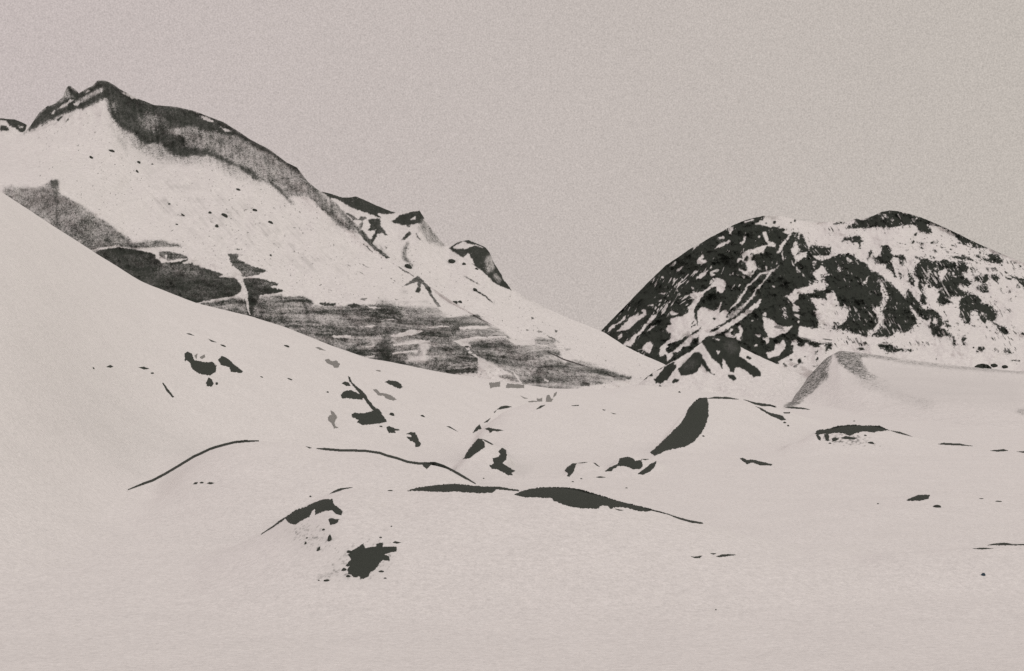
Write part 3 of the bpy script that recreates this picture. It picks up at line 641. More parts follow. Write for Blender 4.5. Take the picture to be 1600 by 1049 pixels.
G('L4', '-5,62 30,50 110,60 226,92 150,106 246,132 100,160 92,250 62,300 28,300 8,170', .95, .8); G('L4', '100,75 200,92 120,100', .75, .8)
G('L4', '98,170 220,152 250,170 360,163 412,195 420,220 560,225 760,215 850,220 950,230 1130,235 1174,240 1224,292 1310,280 1392,273 1412,290 1464,332 1554,380 1610,430 1610,630 1520,582 1500,562 1398,600 1392,622 1200,624 1050,600 900,600 700,570 600,540 440,440 300,380 100,340 40,300', .55, 1.2, .6)
CL.paint(band('L2', '1385,672 1430,740 1462,830 1485,960', 22), 0, .7); CL.paint(band('L2', '1300,735 1380,722 1430,745', 12), 0, .6); CL.paint(band('L2', '1380,848 1470,838', 10), 0, .6); CL.paint(band('L2', '1450,742 1530,735 1600,700', 14), 0, .6)
for s_, t_, so in [('880,332 1000,305 1222,298 1292,320 1464,330 1300,346 1262,392 1180,372 1050,356 900,376', .95, 1.8), ('800,430 870,390 885,470 872,575 792,560', .93, 3.2), ('835,250 880,240 905,330 790,340', .85, 4), ('640,300 900,290 900,400 640,390', .78, 4), ('900,300 1230,290 1300,340 1200,400 900,400', .74, 4), ('410,384 560,378 790,364 792,402 650,402 450,398', .88, 1.2),
  ('1376,402 1564,396 1500,412', .85, 1), ('1200,602 1392,588 1392,618 1210,628', .92, 1), ('1388,352 1534,386 1380,382', .75, 1.6), ('450,203 556,204 540,226 470,222', .85, .8), ('618,216 660,203 714,226 640,232', .92, .8), ('848,205 862,240 900,255 818,272', .92, .9),
  ('690,180 744,172 722,192', .85, .6), ('886,186 930,178 915,188', .8, .6), ('218,180 238,300 250,332 228,322', .8, 1.2), ('345,170 386,230 402,370 412,382 388,300', .88, 1.4), ('480,340 560,330 560,375 490,375', .75, 3), ('940,400 1120,380 1200,410 1100,420', .72, 3),
  ('1120,440 1260,440 1340,480 1380,560 1200,580 1130,500', .60, 3), ('1306,282 1400,272 1414,290', .7, 1), ('590,490 700,430 690,460 600,500', .75, 1.5), ('790,180 1220,285 1220,302 800,320', .62, 5), ('440,300 780,330 780,362 440,370', .62, 4)]:
    G('L4', s_, t_, so)
for s_ in ['690,346 782,338 762,350', '528,398 645,398 645,414 540,412', '876,398 1000,362 1074,368 1000,397 888,408', '880,450 960,440 1040,428 1110,432 1060,446 980,452 900,463', '882,502 960,492 1044,484 1040,496 960,502 890,512', '698,466 784,453 784,467', '700,532 782,514 782,524', '1288,346 1462,343 1466,356 1290,362',
   '1256,432 1350,413 1564,403 1584,420 1450,427 1362,442 1340,500 1394,530 1404,625 1480,602 1524,570 1480,550 1392,518', '560,178 640,184 640,190', '740,225 850,232 760,240', '560,212 610,215 600,228', '1150,235 1180,225 1200,260']: G('L4', s_, .04, .7)
CL.paint(pts('L4', '1052,440 1104,436 1112,470 1085,500 1104,545 1060,566 1000,556 960,562 985,530 1040,520 1066,505 1046,480'), .06, 1.3, 1.1)
G('L5', '430,702 640,680 702,720 800,720 830,678 944,690 962,742 992,832 1060,808 1180,840 1304,890 1414,915 1350,932 1144,962 1000,995 860,985 750,972 700,882 600,842 480,782', .48, 1.5, .8)
G('L5', '640,680 700,718 820,720 830,690 760,690', .04, 1)
for s_, t_, so in [('838,700 858,850 852,985 832,985 842,800', .74, 1.6), ('1085,952 1152,945 1150,968 1100,968', .85, .9), ('548,950 612,944 612,972 555,978', .62, .6), ('656,950 752,958 752,982 648,976', .62, .6), ('740,965 860,985 780,985', .85, 1), ('880,880 980,880 960,895', .75, 1), ('600,905 700,895 735,945 640,920', .45, .9), ('985,735 1050,748 1000,755', .55, .8), ('830,630 875,645 850,650', .55, .7), ('765,628 790,632 775,638', .8, .6), ('940,630 962,640 945,648', .95, .6), ('800,557 822,564 806,567', .9, .6), ('1350,915 1412,912 1380,925', .85, .7)]:
    G('L5', s_, t_, so)
CL.paint(band('L5', '800,712 880,725 960,748', 6), .05, .6); CL.paint(band('L5', '690,870 720,920 745,950', 14), .04, .7); CL.paint(band('L5', '870,650 940,690 1000,735', 8), .6, .8, .6)
G('L5', '920,870 1000,870 1020,960 1000,990 940,985', .55, 2, .6); G('L5', '870,920 910,930 890,945', .05, .7)
for fr_, q_, t_ in (('L4', '420,243 600,252 760,240 850,247 1000,252 1150,262', .72), ('L4', '420,300 560,296 700,305 790,300', .72), ('L4', '400,345 560,338 700,336 790,330', .7), ('L4', '470,430 560,420 650,425 780,415', .75), ('L4', '590,496 640,480 690,452 760,438', .85),
  ('L4', '600,520 690,500 790,490', .7), ('L4', '1130,468 1250,462 1370,470', .72), ('L4', '1120,500 1260,510 1385,505', .74), ('L4', '1150,545 1280,556 1390,548', .8), ('L4', '1180,575 1300,582 1390,572', .88), ('L4', '920,400 1060,392 1180,402 1260,396', .9), ('L4', '1290,372 1420,366 1530,376', .8),
  ('L5', '500,770 640,765 760,772 830,760', .62), ('L5', '560,805 700,812 830,806 980,815', .62), ('L5', '600,850 740,842 850,850 1000,846', .64), ('L5', '760,900 850,892 1000,890', .72), ('L5', '940,760 960,800 985,840', .7), ('L2', '120,330 220,372 330,395 360,420', .6), ('L2', '200,372 300,430 360,455', .62)):
    CL.paint(band(fr_, q_, 9), t_, .7, .9)
for q_ in ('690,346 782,339', '535,404 640,408', '890,404 1000,392 1075,370', '960,436 1040,428 1112,430', '700,466 786,455', '1285,352 1380,346 1464,350', '1250,434 1350,415 1450,409 1575,405', '885,506 960,497 1046,488', '700,530 784,516', '800,310 900,303', '1100,352 1180,342 1230,348'):
    CL.paint(band('L4', q_, 12), .03, .5, .5)
for fr_, q_, t_ in (('L4', '160,165 165,230 175,300', .66), ('L4', '290,175 300,260 315,330', .66), ('L4', '560,235 565,300 560,370', .62), ('L4', '700,235 690,300 700,360', .62), ('L4', '1000,240 1010,290', .65), ('L4', '1230,440 1225,500 1240,580', .66), ('L5', '640,720 650,800 640,850', .6), ('L5', '900,700 905,780 895,870', .62)):
    CL.paint(band(fr_, q_, 9), t_, .9, .9)
def left_tone(px, py, T):
    # bedding of the ice: thin level streaks; below the rock band, grit drawn down the slope
    wy = py + 5*fbm(px/45, py/30, 3, .55, 61) - .05*px
    bed = .35*fbm(px/40, wy/2.8, 3, .6, 62) + .9*fbm(px/95, wy/8, 3, .55, 67)
    blot = fbm(px/16, py/12, 3, .55, 65)
    reg = sstep(0, 60, py-(.28*px+190))
    low = reg*sstep(120, 270, px)*sstep(250, 300, py)
    mid = np.clip(T*(1-T)*4, 0, 1)
    stk = fbm((px-.15*py)/4, py/38, 3, .6, 68)
    wht = np.random.default_rng(3).normal(0, 1, px.shape)
    T = T + mid*(low*(.62*bed+.08) + (1-reg)*.30*stk + .24*blot + .13*wht)
    a = px - .9*py
    st = fbm(a/3.0, (py+.5*px)/34, 3, .6, 63)
    zone = np.exp(-(((py-(.38*px+210))/48)**2))*sstep(190, 260, px)*(1-sstep(480, 600, px))
    T = T + (1-T)*np.clip(st*.5+.5*fbm(px/14, py/10, 3, .6, 69)-.04, 0, 1)*zone*.48
    sp = fbm(px/2.4, py/1.8, 2, .6, 64)
    T = T + (1-np.clip(T, 0, 1))*sstep(.66, .74, sp+.06*fbm(px/60, py/60, 2, .5, 66))*.75*sstep(20, 60, py-(.5*px+20))*(px > 60)
    return np.clip(T, 0, 1)
b1_crest = [(-520,330,2800),(-100,236,2800),(0,208,2800),(36,207,2820),(42,203,2830),(48,196,2840),(62,175,2850),(74,166,2850),(84,163,2850),(98,152,2860),(104,137,2870),(108,134,2870),(112,136,2870),(118,140,2870),(123,146,2860),(136,138,2860),(144,135,2860),(152,126,2860),(165,126,2860),(178,133,2860),(190,141,2850),(205,149,2850),(215,154,2850),(240,164,2850),(273,167,2850),(302,173,2840),(328,183,2830),(349,191,2820),(373,206,2810),(394,220,2800),(420,233,2790),(448,254,2780),(464,262,2770),(470,270,2760),(490,296,2740),(520,328,2720),(560,365,2690),(590,390,2670),(612,405,2650),(660,440,2610),(720,480,2560),(800,525,2500),(880,560,2440),(1000,600,2400)]
band_b = [(-520,340,2760),(0,220,2760),(100,205,2790),(160,190,2800),(175,195,2800),(200,215,2800),(230,235,2790),(270,245,2790),(330,245,2780),(380,265,2770),(420,285,2760),(450,305,2750),(490,330,2720),(530,362,2700),(560,388,2680),(610,412,2640),(700,475,2570),(1000,610,2395)]
cl_top = [(-520,300,2380),(0,288,2380),(80,282,2370),(150,330,2370),(200,368,2370),(260,385,2370),(330,405,2370),(400,430,2365),(450,462,2360),(520,474,2355),(650,480,2350),(700,500,2350),(760,520,2345),(850,530,2340),(920,570,2340),(1000,615,2340)]
cl_bot = [(-520,420,2330),(0,360,2330),(145,440,2320),(310,510,2310),(450,545,2305),(610,590,2300),(760,612,2290),(1000,625,2290)]
foot = [(-520,660,2240),(1000,670,2240)]
mountain('left_mountain', -520, 985, .95, 520, [b1_crest, band_b, cl_top, cl_bot, foot], CL, M_FAR,
  'tall snowy mountain at left with a dark rock summit band and a layered grey ice cliff along its foot', relief=.7, jitter=.5, seed=52, tone_fn=left_tone)
mountain('snow_spur', 440, 1110, .95, 330,
  [[(430,262,3150),(470,275,3150),(487,289,3150),(500,299,3150),(520,304,3150),(535,309,3150),(545,309,3150),(556,307,3150),(570,313,3150),(590,322,3150),(612,331,3150),(622,333,3140),(640,330,3130),(655,328,3130),(661,338,3120),(675,359,3100),(692,380,3080),(702,385,3080),(716,378,3080),(732,375,3080),(745,381,3080),(758,386,3070),(765,395,3060),(772,411,3050),(780,424,3040),(790,438,3030),(800,452,3020),(815,460,3010),(850,480,2990),(890,498,2970),(920,510,2950),(945,520,2940),(975,540,2920),(1005,555,2900),(1035,568,2880),(1060,580,2860),(1110,606,2840)],
   [(430,420,2800),(600,420,2780),(700,470,2760),(800,515,2720),(900,550,2680),(1000,590,2640),(1110,625,2640)],
   [(430,680,2330),(1110,680,2400)]],
  CL, M_FAR, 'snow covered spur with small dark rocky knobs descending behind the left mountain to the valley', relief=.55, jitter=.5, seed=57, tone_fn=left_tone)
CD = Canvas(-300, 150, 140, 320, base=.0, seed=58)
for s_ in ['0,322 30,322 90,326 160,355 150,400 130,410 90,380 60,370 40,345 0,350', '0,360 40,370 60,395 0,400', '-800,440 -400,340 0,320 0,360 -400,400']: CD.paint(pts('L1', s_), .97, .7, .5)
for s_ in ['0,335 40,340 30,365 0,370', '95,370 140,375 135,385']: CD.paint(pts('L1', s_), .05, .6, .5)
mountain('distant_ridge', -380, 110, 1.2, 110, [[(-380,215,4100),(-200,196,4100),(-60,190,4100),(0,185,4100),(10,186,4100),(24,187,4100),(40,194,4100),(70,212,4100),(110,240,4100)], [(-380,400,3600),(110,400,3600)]],
  CD, M_RIGHT, 'small dark ridge end showing behind the left mountain at the left edge', relief=.7, jitter=.6, seed=59)

# --- dark conical hill at the foot of the right mountain
CE = Canvas(960, 500, 1290, 660, seed=71, warp=2.4)
K = lambda s, tone=1.0, soft=.7: CE.paint(pts('T8', s), tone, soft, .4)
for s_ in ['245,742 300,700 380,600 470,530 524,515 500,560 554,560 500,640 420,752 330,804 276,792', '550,622 640,530 740,420 830,398 852,430 872,500 830,592 780,662 680,694 596,692', '830,408 900,530 960,640 1024,694 920,642 850,560',
  '848,290 930,190 1000,160 1340,200 1345,360 1320,460 1400,500 1560,620 1604,660 1592,704 1490,714 1420,650 1330,590 1270,600 1262,664 1210,652 1150,530 1110,480 1112,624 1080,560 1000,500 950,440 900,350', '1176,680 1262,688 1294,740 1240,764 1186,720', '75,785 130,708 230,632 420,548 430,556 240,660 244,704 180,712',
  '298,842 320,808 362,850 404,838 402,872 350,892 306,882', '476,772 510,733 574,745 540,782 488,792', '1390,458 1440,452 1504,502 1440,492', '1528,538 1604,570 1600,580', '430,500 560,420 740,340 760,370 640,440 520,510', '560,420 600,350 640,340 600,400', '690,330 780,230 810,260 760,330']: K(s_)
for s_ in ['1026,388 1094,388 1050,434', '790,370 840,310 880,340 960,500 1060,640 1000,640 900,480', '960,215 1040,240 1100,240 1060,262']: K(s_, .04)
K('600,560 700,500 800,520 780,600 660,640', .95, 3); K('1120,270 1260,260 1320,380 1200,420 1120,330', .95, 3)
mountain('rocky_cone', 975, 1262, .8, 130,
  [[(960,620,2497),(999,599,2515),(1010,590,2524),(1021,582,2534),(1049,566,2552),(1070,554,2570),(1088,542,2579),(1098,534,2588),(1106,527,2588),(1125,525,2588),(1148,529,2579),(1158,543,2570),(1180,554,2561),(1200,563,2552),(1215,570,2543),(1245,582,2534),(1270,600,2534)],
   [(960,660,2353),(1000,625,2398),(1060,615,2407),(1130,620,2407),(1200,620,2407),(1270,640,2353)], [(960,680,2307),(1270,680,2307)]],
  CE, M_FAR, 'small dark conical rock hill with snow gullies at the foot of the right mountain', relief=.8, jitter=.6, seed=72, back=500)

# ------------------------------------------------------------------ rocks showing through the snow
def sheet_hit(name, px, py):
    X, PY, D = SHEETS[name]
    i = np.clip(np.round((px-X[0])/(X[1]-X[0])).astype(int), 0, len(X)-1)
    return np.array([np.interp(b, PY[:, a], D[:, a]) for a, b in zip(i, py)])
def outcrop(label, polys, on=None, mat=None, lift=.9, rag=1.15, name='rock_outcrop', cat='rock', group='dark rocks showing through the snow', seed=None, dlim=1.28, dref=None):
    """a closed, rough slab of rock lying on the slope, its outline broken by the snow"""
    if not isinstance(polys, list): polys = [polys]
    seed = seed if seed is not None else sum(map(ord, label)) % 97
    a = np.concatenate(polys)
    wid = max(np.ptp(a[:, 0]), np.ptp(a[:, 1]))
    st = .45 if wid < 40 else .6
    x0, y0 = a.min(0)-2; x1, y1 = a.max(0)+2
    nx, ny = int((x1-x0)/st)+1, int((y1-y0)/st)+1
    gx, gy = np.meshgrid(x0+np.arange(nx)*st, y0+np.arange(ny)*st)
    cx, cy = gx[:-1, :-1]+st/2, gy[:-1, :-1]+st/2
    wx = cx + rag*1.3*fbm(cx/2.6, cy/2.6, 4, .7, seed); wy = cy + rag*1.3*fbm(cx/2.6, cy/2.6, 4, .7, seed+3)
    m = np.zeros(cx.shape, bool)
    for p in polys:
        q_ = np.roll(p, -1, 0)
        thick = abs((p[:, 0]*q_[:, 1]-q_[:, 0]*p[:, 1]).sum())/(np.linalg.norm(p-q_, axis=1).sum()+1e-6)
        k_ = min(1.0, thick/6.0)                                   # thin rims keep their line
        m |= inside(p, cx+(wx-cx)*k_, cy+(wy-cy)*k_)
    if m.sum() < 4: return None
    q = grid_quads(ny, nx).reshape(ny-1, nx-1, 4)[m]
    used, inv = np.unique(q, return_inverse=True)
    inv = inv.reshape(-1, 4)
    px, py = gx.ravel()[used], gy.ravel()[used]
    pad = np.pad(m, 1).astype(float)
    inn = (pad[:-1, :-1]+pad[1:, :-1]+pad[:-1, 1:]+pad[1:, 1:])/4          # 1 inside, <1 on the rim
    r = np.pad(inn, 3)
    blur = sum(r[i:i+inn.shape[0], j:j+inn.shape[1]] for i in range(7) for j in range(7))/49
    dome = (np.clip(blur*2-.75, 0, 1)*(inn > .99)).ravel()[used]
    if on is None:
        d = ground_hit(px, py)
        ref = dref or np.percentile(d, 12)
        far = d > ref*dlim
        if far.any():
            dc, pc = ground_crest(px[far], ref*.72, ref*dlim)
            d[far] = dc
    else:
        d = sheet_hit(on, px, py)
    u = d/F                                                            # metres per photo pixel
    rough = .55+.45*fbm(px/2.5, py/2.0, 3, .6, seed+7)
    h = u*lift*(.26+.95*dome*rough)
    P = world(px, py, d)
    top = P.copy(); top[:, 2] += h; top[:, 1] -= h*.6 if on else h*.2
    bot = P.copy(); bot[:, 2] -= u*2.2; bot[:, 1] += u*1.2
    n = len(P)
    e = np.concatenate([inv[:, [0, 1]], inv[:, [1, 2]], inv[:, [2, 3]], inv[:, [3, 0]]])
    key = np.sort(e, 1); key = key[:, 0].astype(np.int64)*n + key[:, 1]
    uq, idx, cnt = np.unique(key, return_index=True, return_counts=True)
    be = e[idx[cnt == 1]]
    side = np.stack([be[:, 1], be[:, 0], be[:, 0]+n, be[:, 1]+n], 1)
    Vv = np.concatenate([top, bot])
    org = np.array([top[:, 0].mean(), top[:, 1].mean(), top[:, 2].min()])
    Qq = np.concatenate([inv[:, ::-1], inv+n, side[:, ::-1]])
    o = mesh_obj(name, Vv-org, Qq, mat or M_ROCK)
    o.location = org
    o['label'] = label; o['category'] = cat
    if group: o['group'] = group
    return o
def boulder(label, fr, x, y, rx, ry, on=None, tilt=0, group='small boulders scattered on the snow', mat=None, seed=0, name='boulder', cat='boulder'):
    """a single faceted stone half sunk in the snow"""
    x0, y0, k = FR[fr]
    px, py = np.array([x*k+x0]), np.array([y*k+y0])
    d = ground_hit(px, py) if on is None else sheet_hit(on, px, py)
    u = d[0]/F
    c = world(px, py, d)[0]
    n1, n2 = 10, 14
    th = np.linspace(0, np.pi, n1)[:, None]; ph = np.linspace(0, 2*np.pi, n2+1)[None, :-1]
    S_ = np.stack([np.sin(th)*np.cos(ph), np.sin(th)*np.sin(ph), np.cos(th)*np.ones_like(ph)], -1)
    rr = 1 + .30*fbm(S_[..., 0]*1.7+5*seed, S_[..., 1]*1.7+S_[..., 2]*2.1+3*seed, 3, .6, seed)
    S_ = S_*rr[..., None]
    t = math.radians(-tilt)
    A = S_[..., 0]*rx*k*u*1.05; Cc = S_[..., 2]*ry*k*u*1.15; B = S_[..., 1]*max(rx, ry)*k*u
    P = np.stack([A*math.cos(t)-Cc*math.sin(t), B, A*math.sin(t)+Cc*math.cos(t)], -1)
    i = np.arange(n1*n2).reshape(n1, n2); j = np.roll(i, -1, 1)
    Qd = np.stack([i[:-1], i[1:], j[1:], j[:-1]], -1).reshape(-1, 4)
    o = mesh_obj(name, P.reshape(-1, 3), Qd, mat or M_ROCK)
    o.location = c
    o['label'] = label; o['category'] = cat; o['group'] = group
    return o
O, Bd = outcrop, boulder
P_ = pts
# dark patches on the big slope at left
O('largest black rock patch high on the left snow slope, knob at its upper left', [P_('Z1', '640,200 660,188 685,205 700,240 760,252 810,252 832,275 825,310 795,330 735,322 685,295 678,262 655,240 645,250')])
O('slanting teardrop shaped black rock right beside the largest patch on the left slope', [P_('Z1', '842,240 862,216 890,226 940,268 990,308 980,318 918,310 910,285 860,268')])
O('small ragged dark rock just below the largest patch on the left slope', [P_('Z1', '770,375 785,345 805,355 815,380 800,400 775,392'), ell('Z1', 833, 380, 8, 8)])
O('faint grey streak of grit above the largest black patch on the left slope', [P_('Z1', '700,215 718,200 712,235'), P_('Z1', '730,225 760,205 765,222 745,235')], mat=M_ICE)
O('thin oblique dark rock sliver on the left slope, pointing down to the right', [P_('Z1', '508,375 518,378 545,415 580,460 570,463 535,425')])
O('narrow dark rock fleck at the head of the oblique sliver on the left slope', [P_('Z1', '365,282 400,280 432,292 400,296'), ell('Z1', 450, 318, 10, 5)])
O('small dark rock fleck farthest left on the left snow slope', [P_('Z1', '175,280 200,270 218,278 200,286')])
Bd('tiny dark stone left of all other rocks on the left snow slope', 'Z1', 98, 289, 7, 6, seed=1)
O('thin dark streak high on the left slope above the black patches', [P_('Z1', '652,82 675,82 702,96 675,90')])
O('faint thin streak right of the highest streak on the left slope', [P_('Z1', '782,113 835,135 800,130')], rag=.2)
Bd('small dark stone at the lower end of the faint thin streak', 'Z1', 871, 155, 16, 5, tilt=22, seed=42)
Bd('small dark stone near the crest of the left slope, left of the grey flecks', 'Z1', 1246, 157, 17, 6, tilt=5, seed=2)
O('thin grey fleck nearest the crest of the left slope', [P_('Z1', '1420,165 1440,162 1482,184 1450,180')], mat=M_ICE)
O('pair of pale grey ash blots under the crest of the left slope', [P_('Z1', '1478,240 1500,233 1520,250 1545,242 1566,265 1558,282 1535,285 1515,268 1490,258')], mat=M_ICE)
Bd('tiny stone on the bare snow right of the teardrop rock', 'Z1', 1100, 341, 9, 4, tilt=25, seed=3)
Bd('tiny stone right of the stone beside the teardrop rock', 'Z1', 1268, 353, 16, 3, tilt=20, seed=4)
Bd('tiny stone speck on the upper left slope under the cliff', 'L4', 258, 462, 10, 4, seed=5)
Bd('three specks of grit, largest speck left of the stepped dark rocks', 'Z2', 150, 252, 8, 8, seed=6)
O('grey hooked rock with a dark tail left of the stepped dark rocks', [P_('Z2', '152,435 180,415 172,385 200,400 220,435 200,470 205,498 232,510 200,516 180,480 158,460')], mat=M_ICE)
# the stepped row where the left slope meets the bowl
O('small dark rock at the top of the stepped row in the middle of the slope', [P_('Z2', '252,185 280,172 305,180 320,205 290,205')])
O('slim dark stone standing above the top step of the stepped row', [P_('Z2', '300,132 315,140 330,180 312,175')])
O('dark rock wedge forming the second step of the stepped row', [P_('Z2', '248,270 270,245 320,234 350,250 395,265 415,285 405,305 350,300 300,292 255,296')])
O('thin dark rock edge running down the right side of the stepped row', [band('Z2', '325,180 380,235 420,275 440,310 480,360 530,405 580,462', 24)])
O('largest dark rock of the stepped row, flat based with a pointed right end', [P_('Z2', '328,410 350,402 400,405 460,395 492,380 530,400 585,468 540,478 410,492 365,470 380,455 335,435')])
O('short dark stone beside the rock edge of the stepped row', [P_('Z2', '508,365 530,378 552,408 530,400')])
Bd('small dark stone right of the largest stepped rock', 'Z2', 622, 418, 20, 14, tilt=45, seed=7)
Bd('tiny dark stone just under the tip of the largest stepped rock', 'Z2', 540, 503, 12, 6, seed=8)
O('ragged dark rock below the tip of the largest stepped rock', [P_('Z2', '580,510 600,500 640,515 685,528 645,535 650,550 600,548')])
O('dark rock with a jagged notched left side, lowest of the stepped row', [P_('Z2', '728,555 765,542 795,548 815,590 835,630 825,650 795,655 795,625 755,605 730,580 765,580 770,565')])
O('grey rock with a dark right end on the bowl above the stepped row', [P_('Z2', '570,172 600,162 660,172 690,190 704,212 680,224 640,210')])
O('long broken grey rock in the bowl below the grey and dark one', [P_('Z2', '485,232 510,228 535,255 575,260 620,275 660,305 630,312 580,295 560,275 525,275')], mat=M_ICE)
Bd('faint grey stone in the bowl just under the grey cliff', 'Z2', 518, 92, 20, 5, mat=M_ICE, seed=9)
Bd('small lone dark stone in the empty middle of the bowl', 'Z2', 850, 428, 16, 8, tilt=25, seed=10)
O('thin curved dark streak in the snow above the pair of rocks', [P_('Z2', '1020,500 1050,502 1110,542 1070,522')])
# below the cliff
O('small grey ice block lying under the cliff, the left one of two', [P_('Z2', '1338,182 1420,174 1418,208 1345,220')], mat=M_ICE, name='ice_block', cat='ice block', group='grey ice blocks under the cliff')
O('long grey ice block lying under the cliff, the right one of two', [P_('Z2', '1470,188 1595,195 1595,220 1460,218')], mat=M_ICE, name='ice_block', cat='ice block', group='grey ice blocks under the cliff')
O('ragged grey rocks on the snow in front of the lowest part of the grey cliff', [P_('Z3', '575,322 625,312 655,316 652,295 672,300 692,292 694,318 660,320 600,324'), P_('Z3', '718,320 728,272 745,270 760,300 775,298 760,322'), P_('Z3', '772,290 780,262 800,246 798,270')], mat=M_ICE)
O('thin grey streak left of the ragged grey rocks under the cliff', [P_('Z3', '530,275 560,288 588,296 560,297')], mat=M_ICE)
# middle mound rim
O('dark rock rim on the left shoulder of the middle snow mound', [P_('Z3', '360,378 390,355 430,348 470,358 430,368 395,375'), P_('Z3', '335,398 358,380 345,402')])
O('thin dark rim line lower on the left edge of the middle mound', [P_('Z3', '262,475 290,455 316,438 290,470')])
O('dark winged rock at the left foot of the middle mound', [P_('Z3', '180,550 205,512 232,488 248,520 225,525 205,540')])
O('flat dark rock with a thin right tail on the left foot of the middle mound', [P_('Z3', '268,520 300,508 330,518 410,530 370,538 330,535 310,552 300,532')])
O('short oblique dark stroke on the top of the middle mound', [P_('Z3', '645,378 680,350 720,342 680,368')])
O('thin dark rim fleck on the right shoulder of the middle mound', [P_('Z3', '1130,376 1160,380 1150,386'), P_('Z3', '1195,400 1245,412 1215,410')])
O('very thin dark rim line on the crest of the middle mound', [P_('Z3', '905,348 960,344 965,350 920,352')])
# the pair mound
O('leaf shaped black rock on the left side of the small paired mound', [P_('Z3', '110,745 135,700 175,640 220,590 250,592 272,630 270,655 220,690 170,730')])
O('thin dark ridge line joining the tops of the paired rocks', [P_('Z3', '245,592 290,608 335,634 325,638 280,615')])
O('hooked black rock on the right side of the small paired mound', [P_('Z3', '370,685 395,660 425,675 434,715 425,750 400,770 440,800 495,828 470,840 475,862 440,862 400,835 360,818 320,812 306,790 335,775 330,735 365,728 385,705')])
# crags
O('black wedge shaped rock at the left end of the low crags', [P_('Z3', '855,830 880,800 915,775 950,770 935,800 925,835 895,870 875,868 882,845')])
O('thin dark line on top of the low crag mound', [P_('Z3', '945,772 1000,765 1030,766 990,772')])
O('short dark stroke between the wedge and the block of the low crags', [P_('Z3', '1068,768 1085,772 1118,800 1095,792')])
O('blocky dark crag, largest of the low crags', [P_('Z3', '1150,834 1190,800 1250,778 1262,735 1320,728 1360,735 1380,755 1420,748 1432,790 1420,812 1365,818 1310,795 1250,792 1215,815 1200,832'), P_('Z3', '1420,742 1480,742 1450,750')])
O('slanting dark rock at the right end of the low crags', [P_('Z3', '1395,850 1440,815 1490,775 1535,755 1520,800 1480,840 1430,858')])
O('thin dark streak in the snow in front of the low crags', [P_('Z3', '1085,876 1115,868 1160,876 1120,880')])
Bd('tiny dark stone in front of the wedge crag, upper one', 'Z3', 980, 888, 8, 5, seed=11)
Bd('tiny dark stone in front of the wedge crag, lower one', 'Z3', 917, 910, 9, 5, seed=12)
Bd('tiny dark stone right of the thin streak below the crags', 'Z3', 1312, 956, 9, 5, seed=13)
Bd('tiny stone at the left end of the valley floor above the front mound', 'Z3', 262, 886, 6, 6, seed=14)
# fin
O('tall black fin shaped rock face, the largest rock in the middle distance', [P_('L8', '135,865 160,845 230,780 320,690 350,640 360,610 400,565 430,540 475,542 485,580 484,650 465,710 440,750 400,800 350,830 300,840 230,855 180,880 160,886')])
O('thin black rim along the snow crest right of the fin', [P_('L8', '470,545 520,535 600,536 665,550 600,548 520,545')])
O('black splinter on the right shoulder of the fin mound', [P_('L8', '685,548 760,568 850,580 890,592 800,590 760,580')])
O('long dark tapering rock below the splinter on the fin mound', [P_('L8', '765,590 800,602 850,630 920,645 945,672 920,676 850,645 800,615'), ell('L8', 938, 688, 9, 5), ell('L8', 958, 706, 7, 4)])
O('small dark bar of rock right of the tapering rock on the fin mound', [P_('L8', '928,628 970,626 968,634 935,634')])
O('flat dark rock blade by the foot of the grey shaded cone', [P_('L8', '935,598 990,594 1050,600 1090,612 1040,608 980,604')])
Bd('tiny stone at the base of the fin on its right', 'L8', 452, 770, 8, 5, seed=15)
O('v shaped dark rock with a long right arm on the snow before the fin', [P_('L8', '670,900 690,898 712,912 740,908 790,918 866,938 860,944 790,942 745,925 715,936 690,920')])
# right speckled crest
O('long black rock crest with ragged speckled underside on the right mound', [P_('Z4', '355,525 370,506 440,495 500,478 570,472 640,476 740,478 800,505 750,510 700,518 640,512 590,525 560,538 520,522 470,520 440,528 400,525 370,535'), P_('Z4', '362,535 378,535 392,552 388,566 376,560'), P_('Z4', '410,530 432,526 442,545 436,570 420,566'), P_('Z4', '455,555 475,548 500,557 484,568 462,574'), P_('Z4', '508,550 540,540 575,546 608,550 590,560 530,558')])
O('thin black tail running right from the speckled rock crest', [P_('Z4', '800,506 860,514 940,545 860,526')])
Bd('small dark stone under the right end of the speckled crest', 'Z4', 688, 582, 18, 8, seed=16)
Bd('tiny dark stone between the speckled crest and the stone below it', 'Z4', 655, 537, 8, 6, seed=17)
Bd('tiny dark stone under the left part of the speckled crest', 'Z4', 445, 584, 8, 5, seed=18)
Bd('tiny dark stone on the snow above the speckled crest', 'Z4', 590, 452, 6, 4, seed=19)
O('long thin black streak on the plain right of the speckled crest', [P_('Z4', '1085,588 1120,580 1220,585 1300,600 1220,596 1130,592')])
O('short black streak farther right along the same low crest', [P_('Z4', '1395,628 1430,622 1480,618 1510,628 1440,632')])
O('black streak cut by the right edge just beside the short streak', [P_('Z4', '1555,632 1600,630 1660,636 1600,640')])
O('dome shaped dark boulder on the far rim of the snow plateau', [P_('Z4', '1305,126 1325,114 1355,109 1385,116 1408,134 1350,137')], name='boulder', cat='boulder', dref=2640, rag=.3, lift=1.6)
O('low dark boulder just right of the dome shaped one on the plateau rim', [P_('Z4', '1400,114 1425,108 1445,118 1420,124')], name='boulder', cat='boulder', dref=2640, rag=.3, lift=1.6)
O('lowest and farthest right dark boulder on the plateau rim', [P_('Z4', '1468,122 1490,117 1505,126 1480,130')], name='boulder', cat='boulder', dref=2640, rag=.3, lift=1.6)
O('black almond shaped boulder alone on the snow plain at right', [P_('Z7', '900,84 930,68 970,52 1040,52 1032,74 990,84 920,88')], name='boulder', cat='boulder')
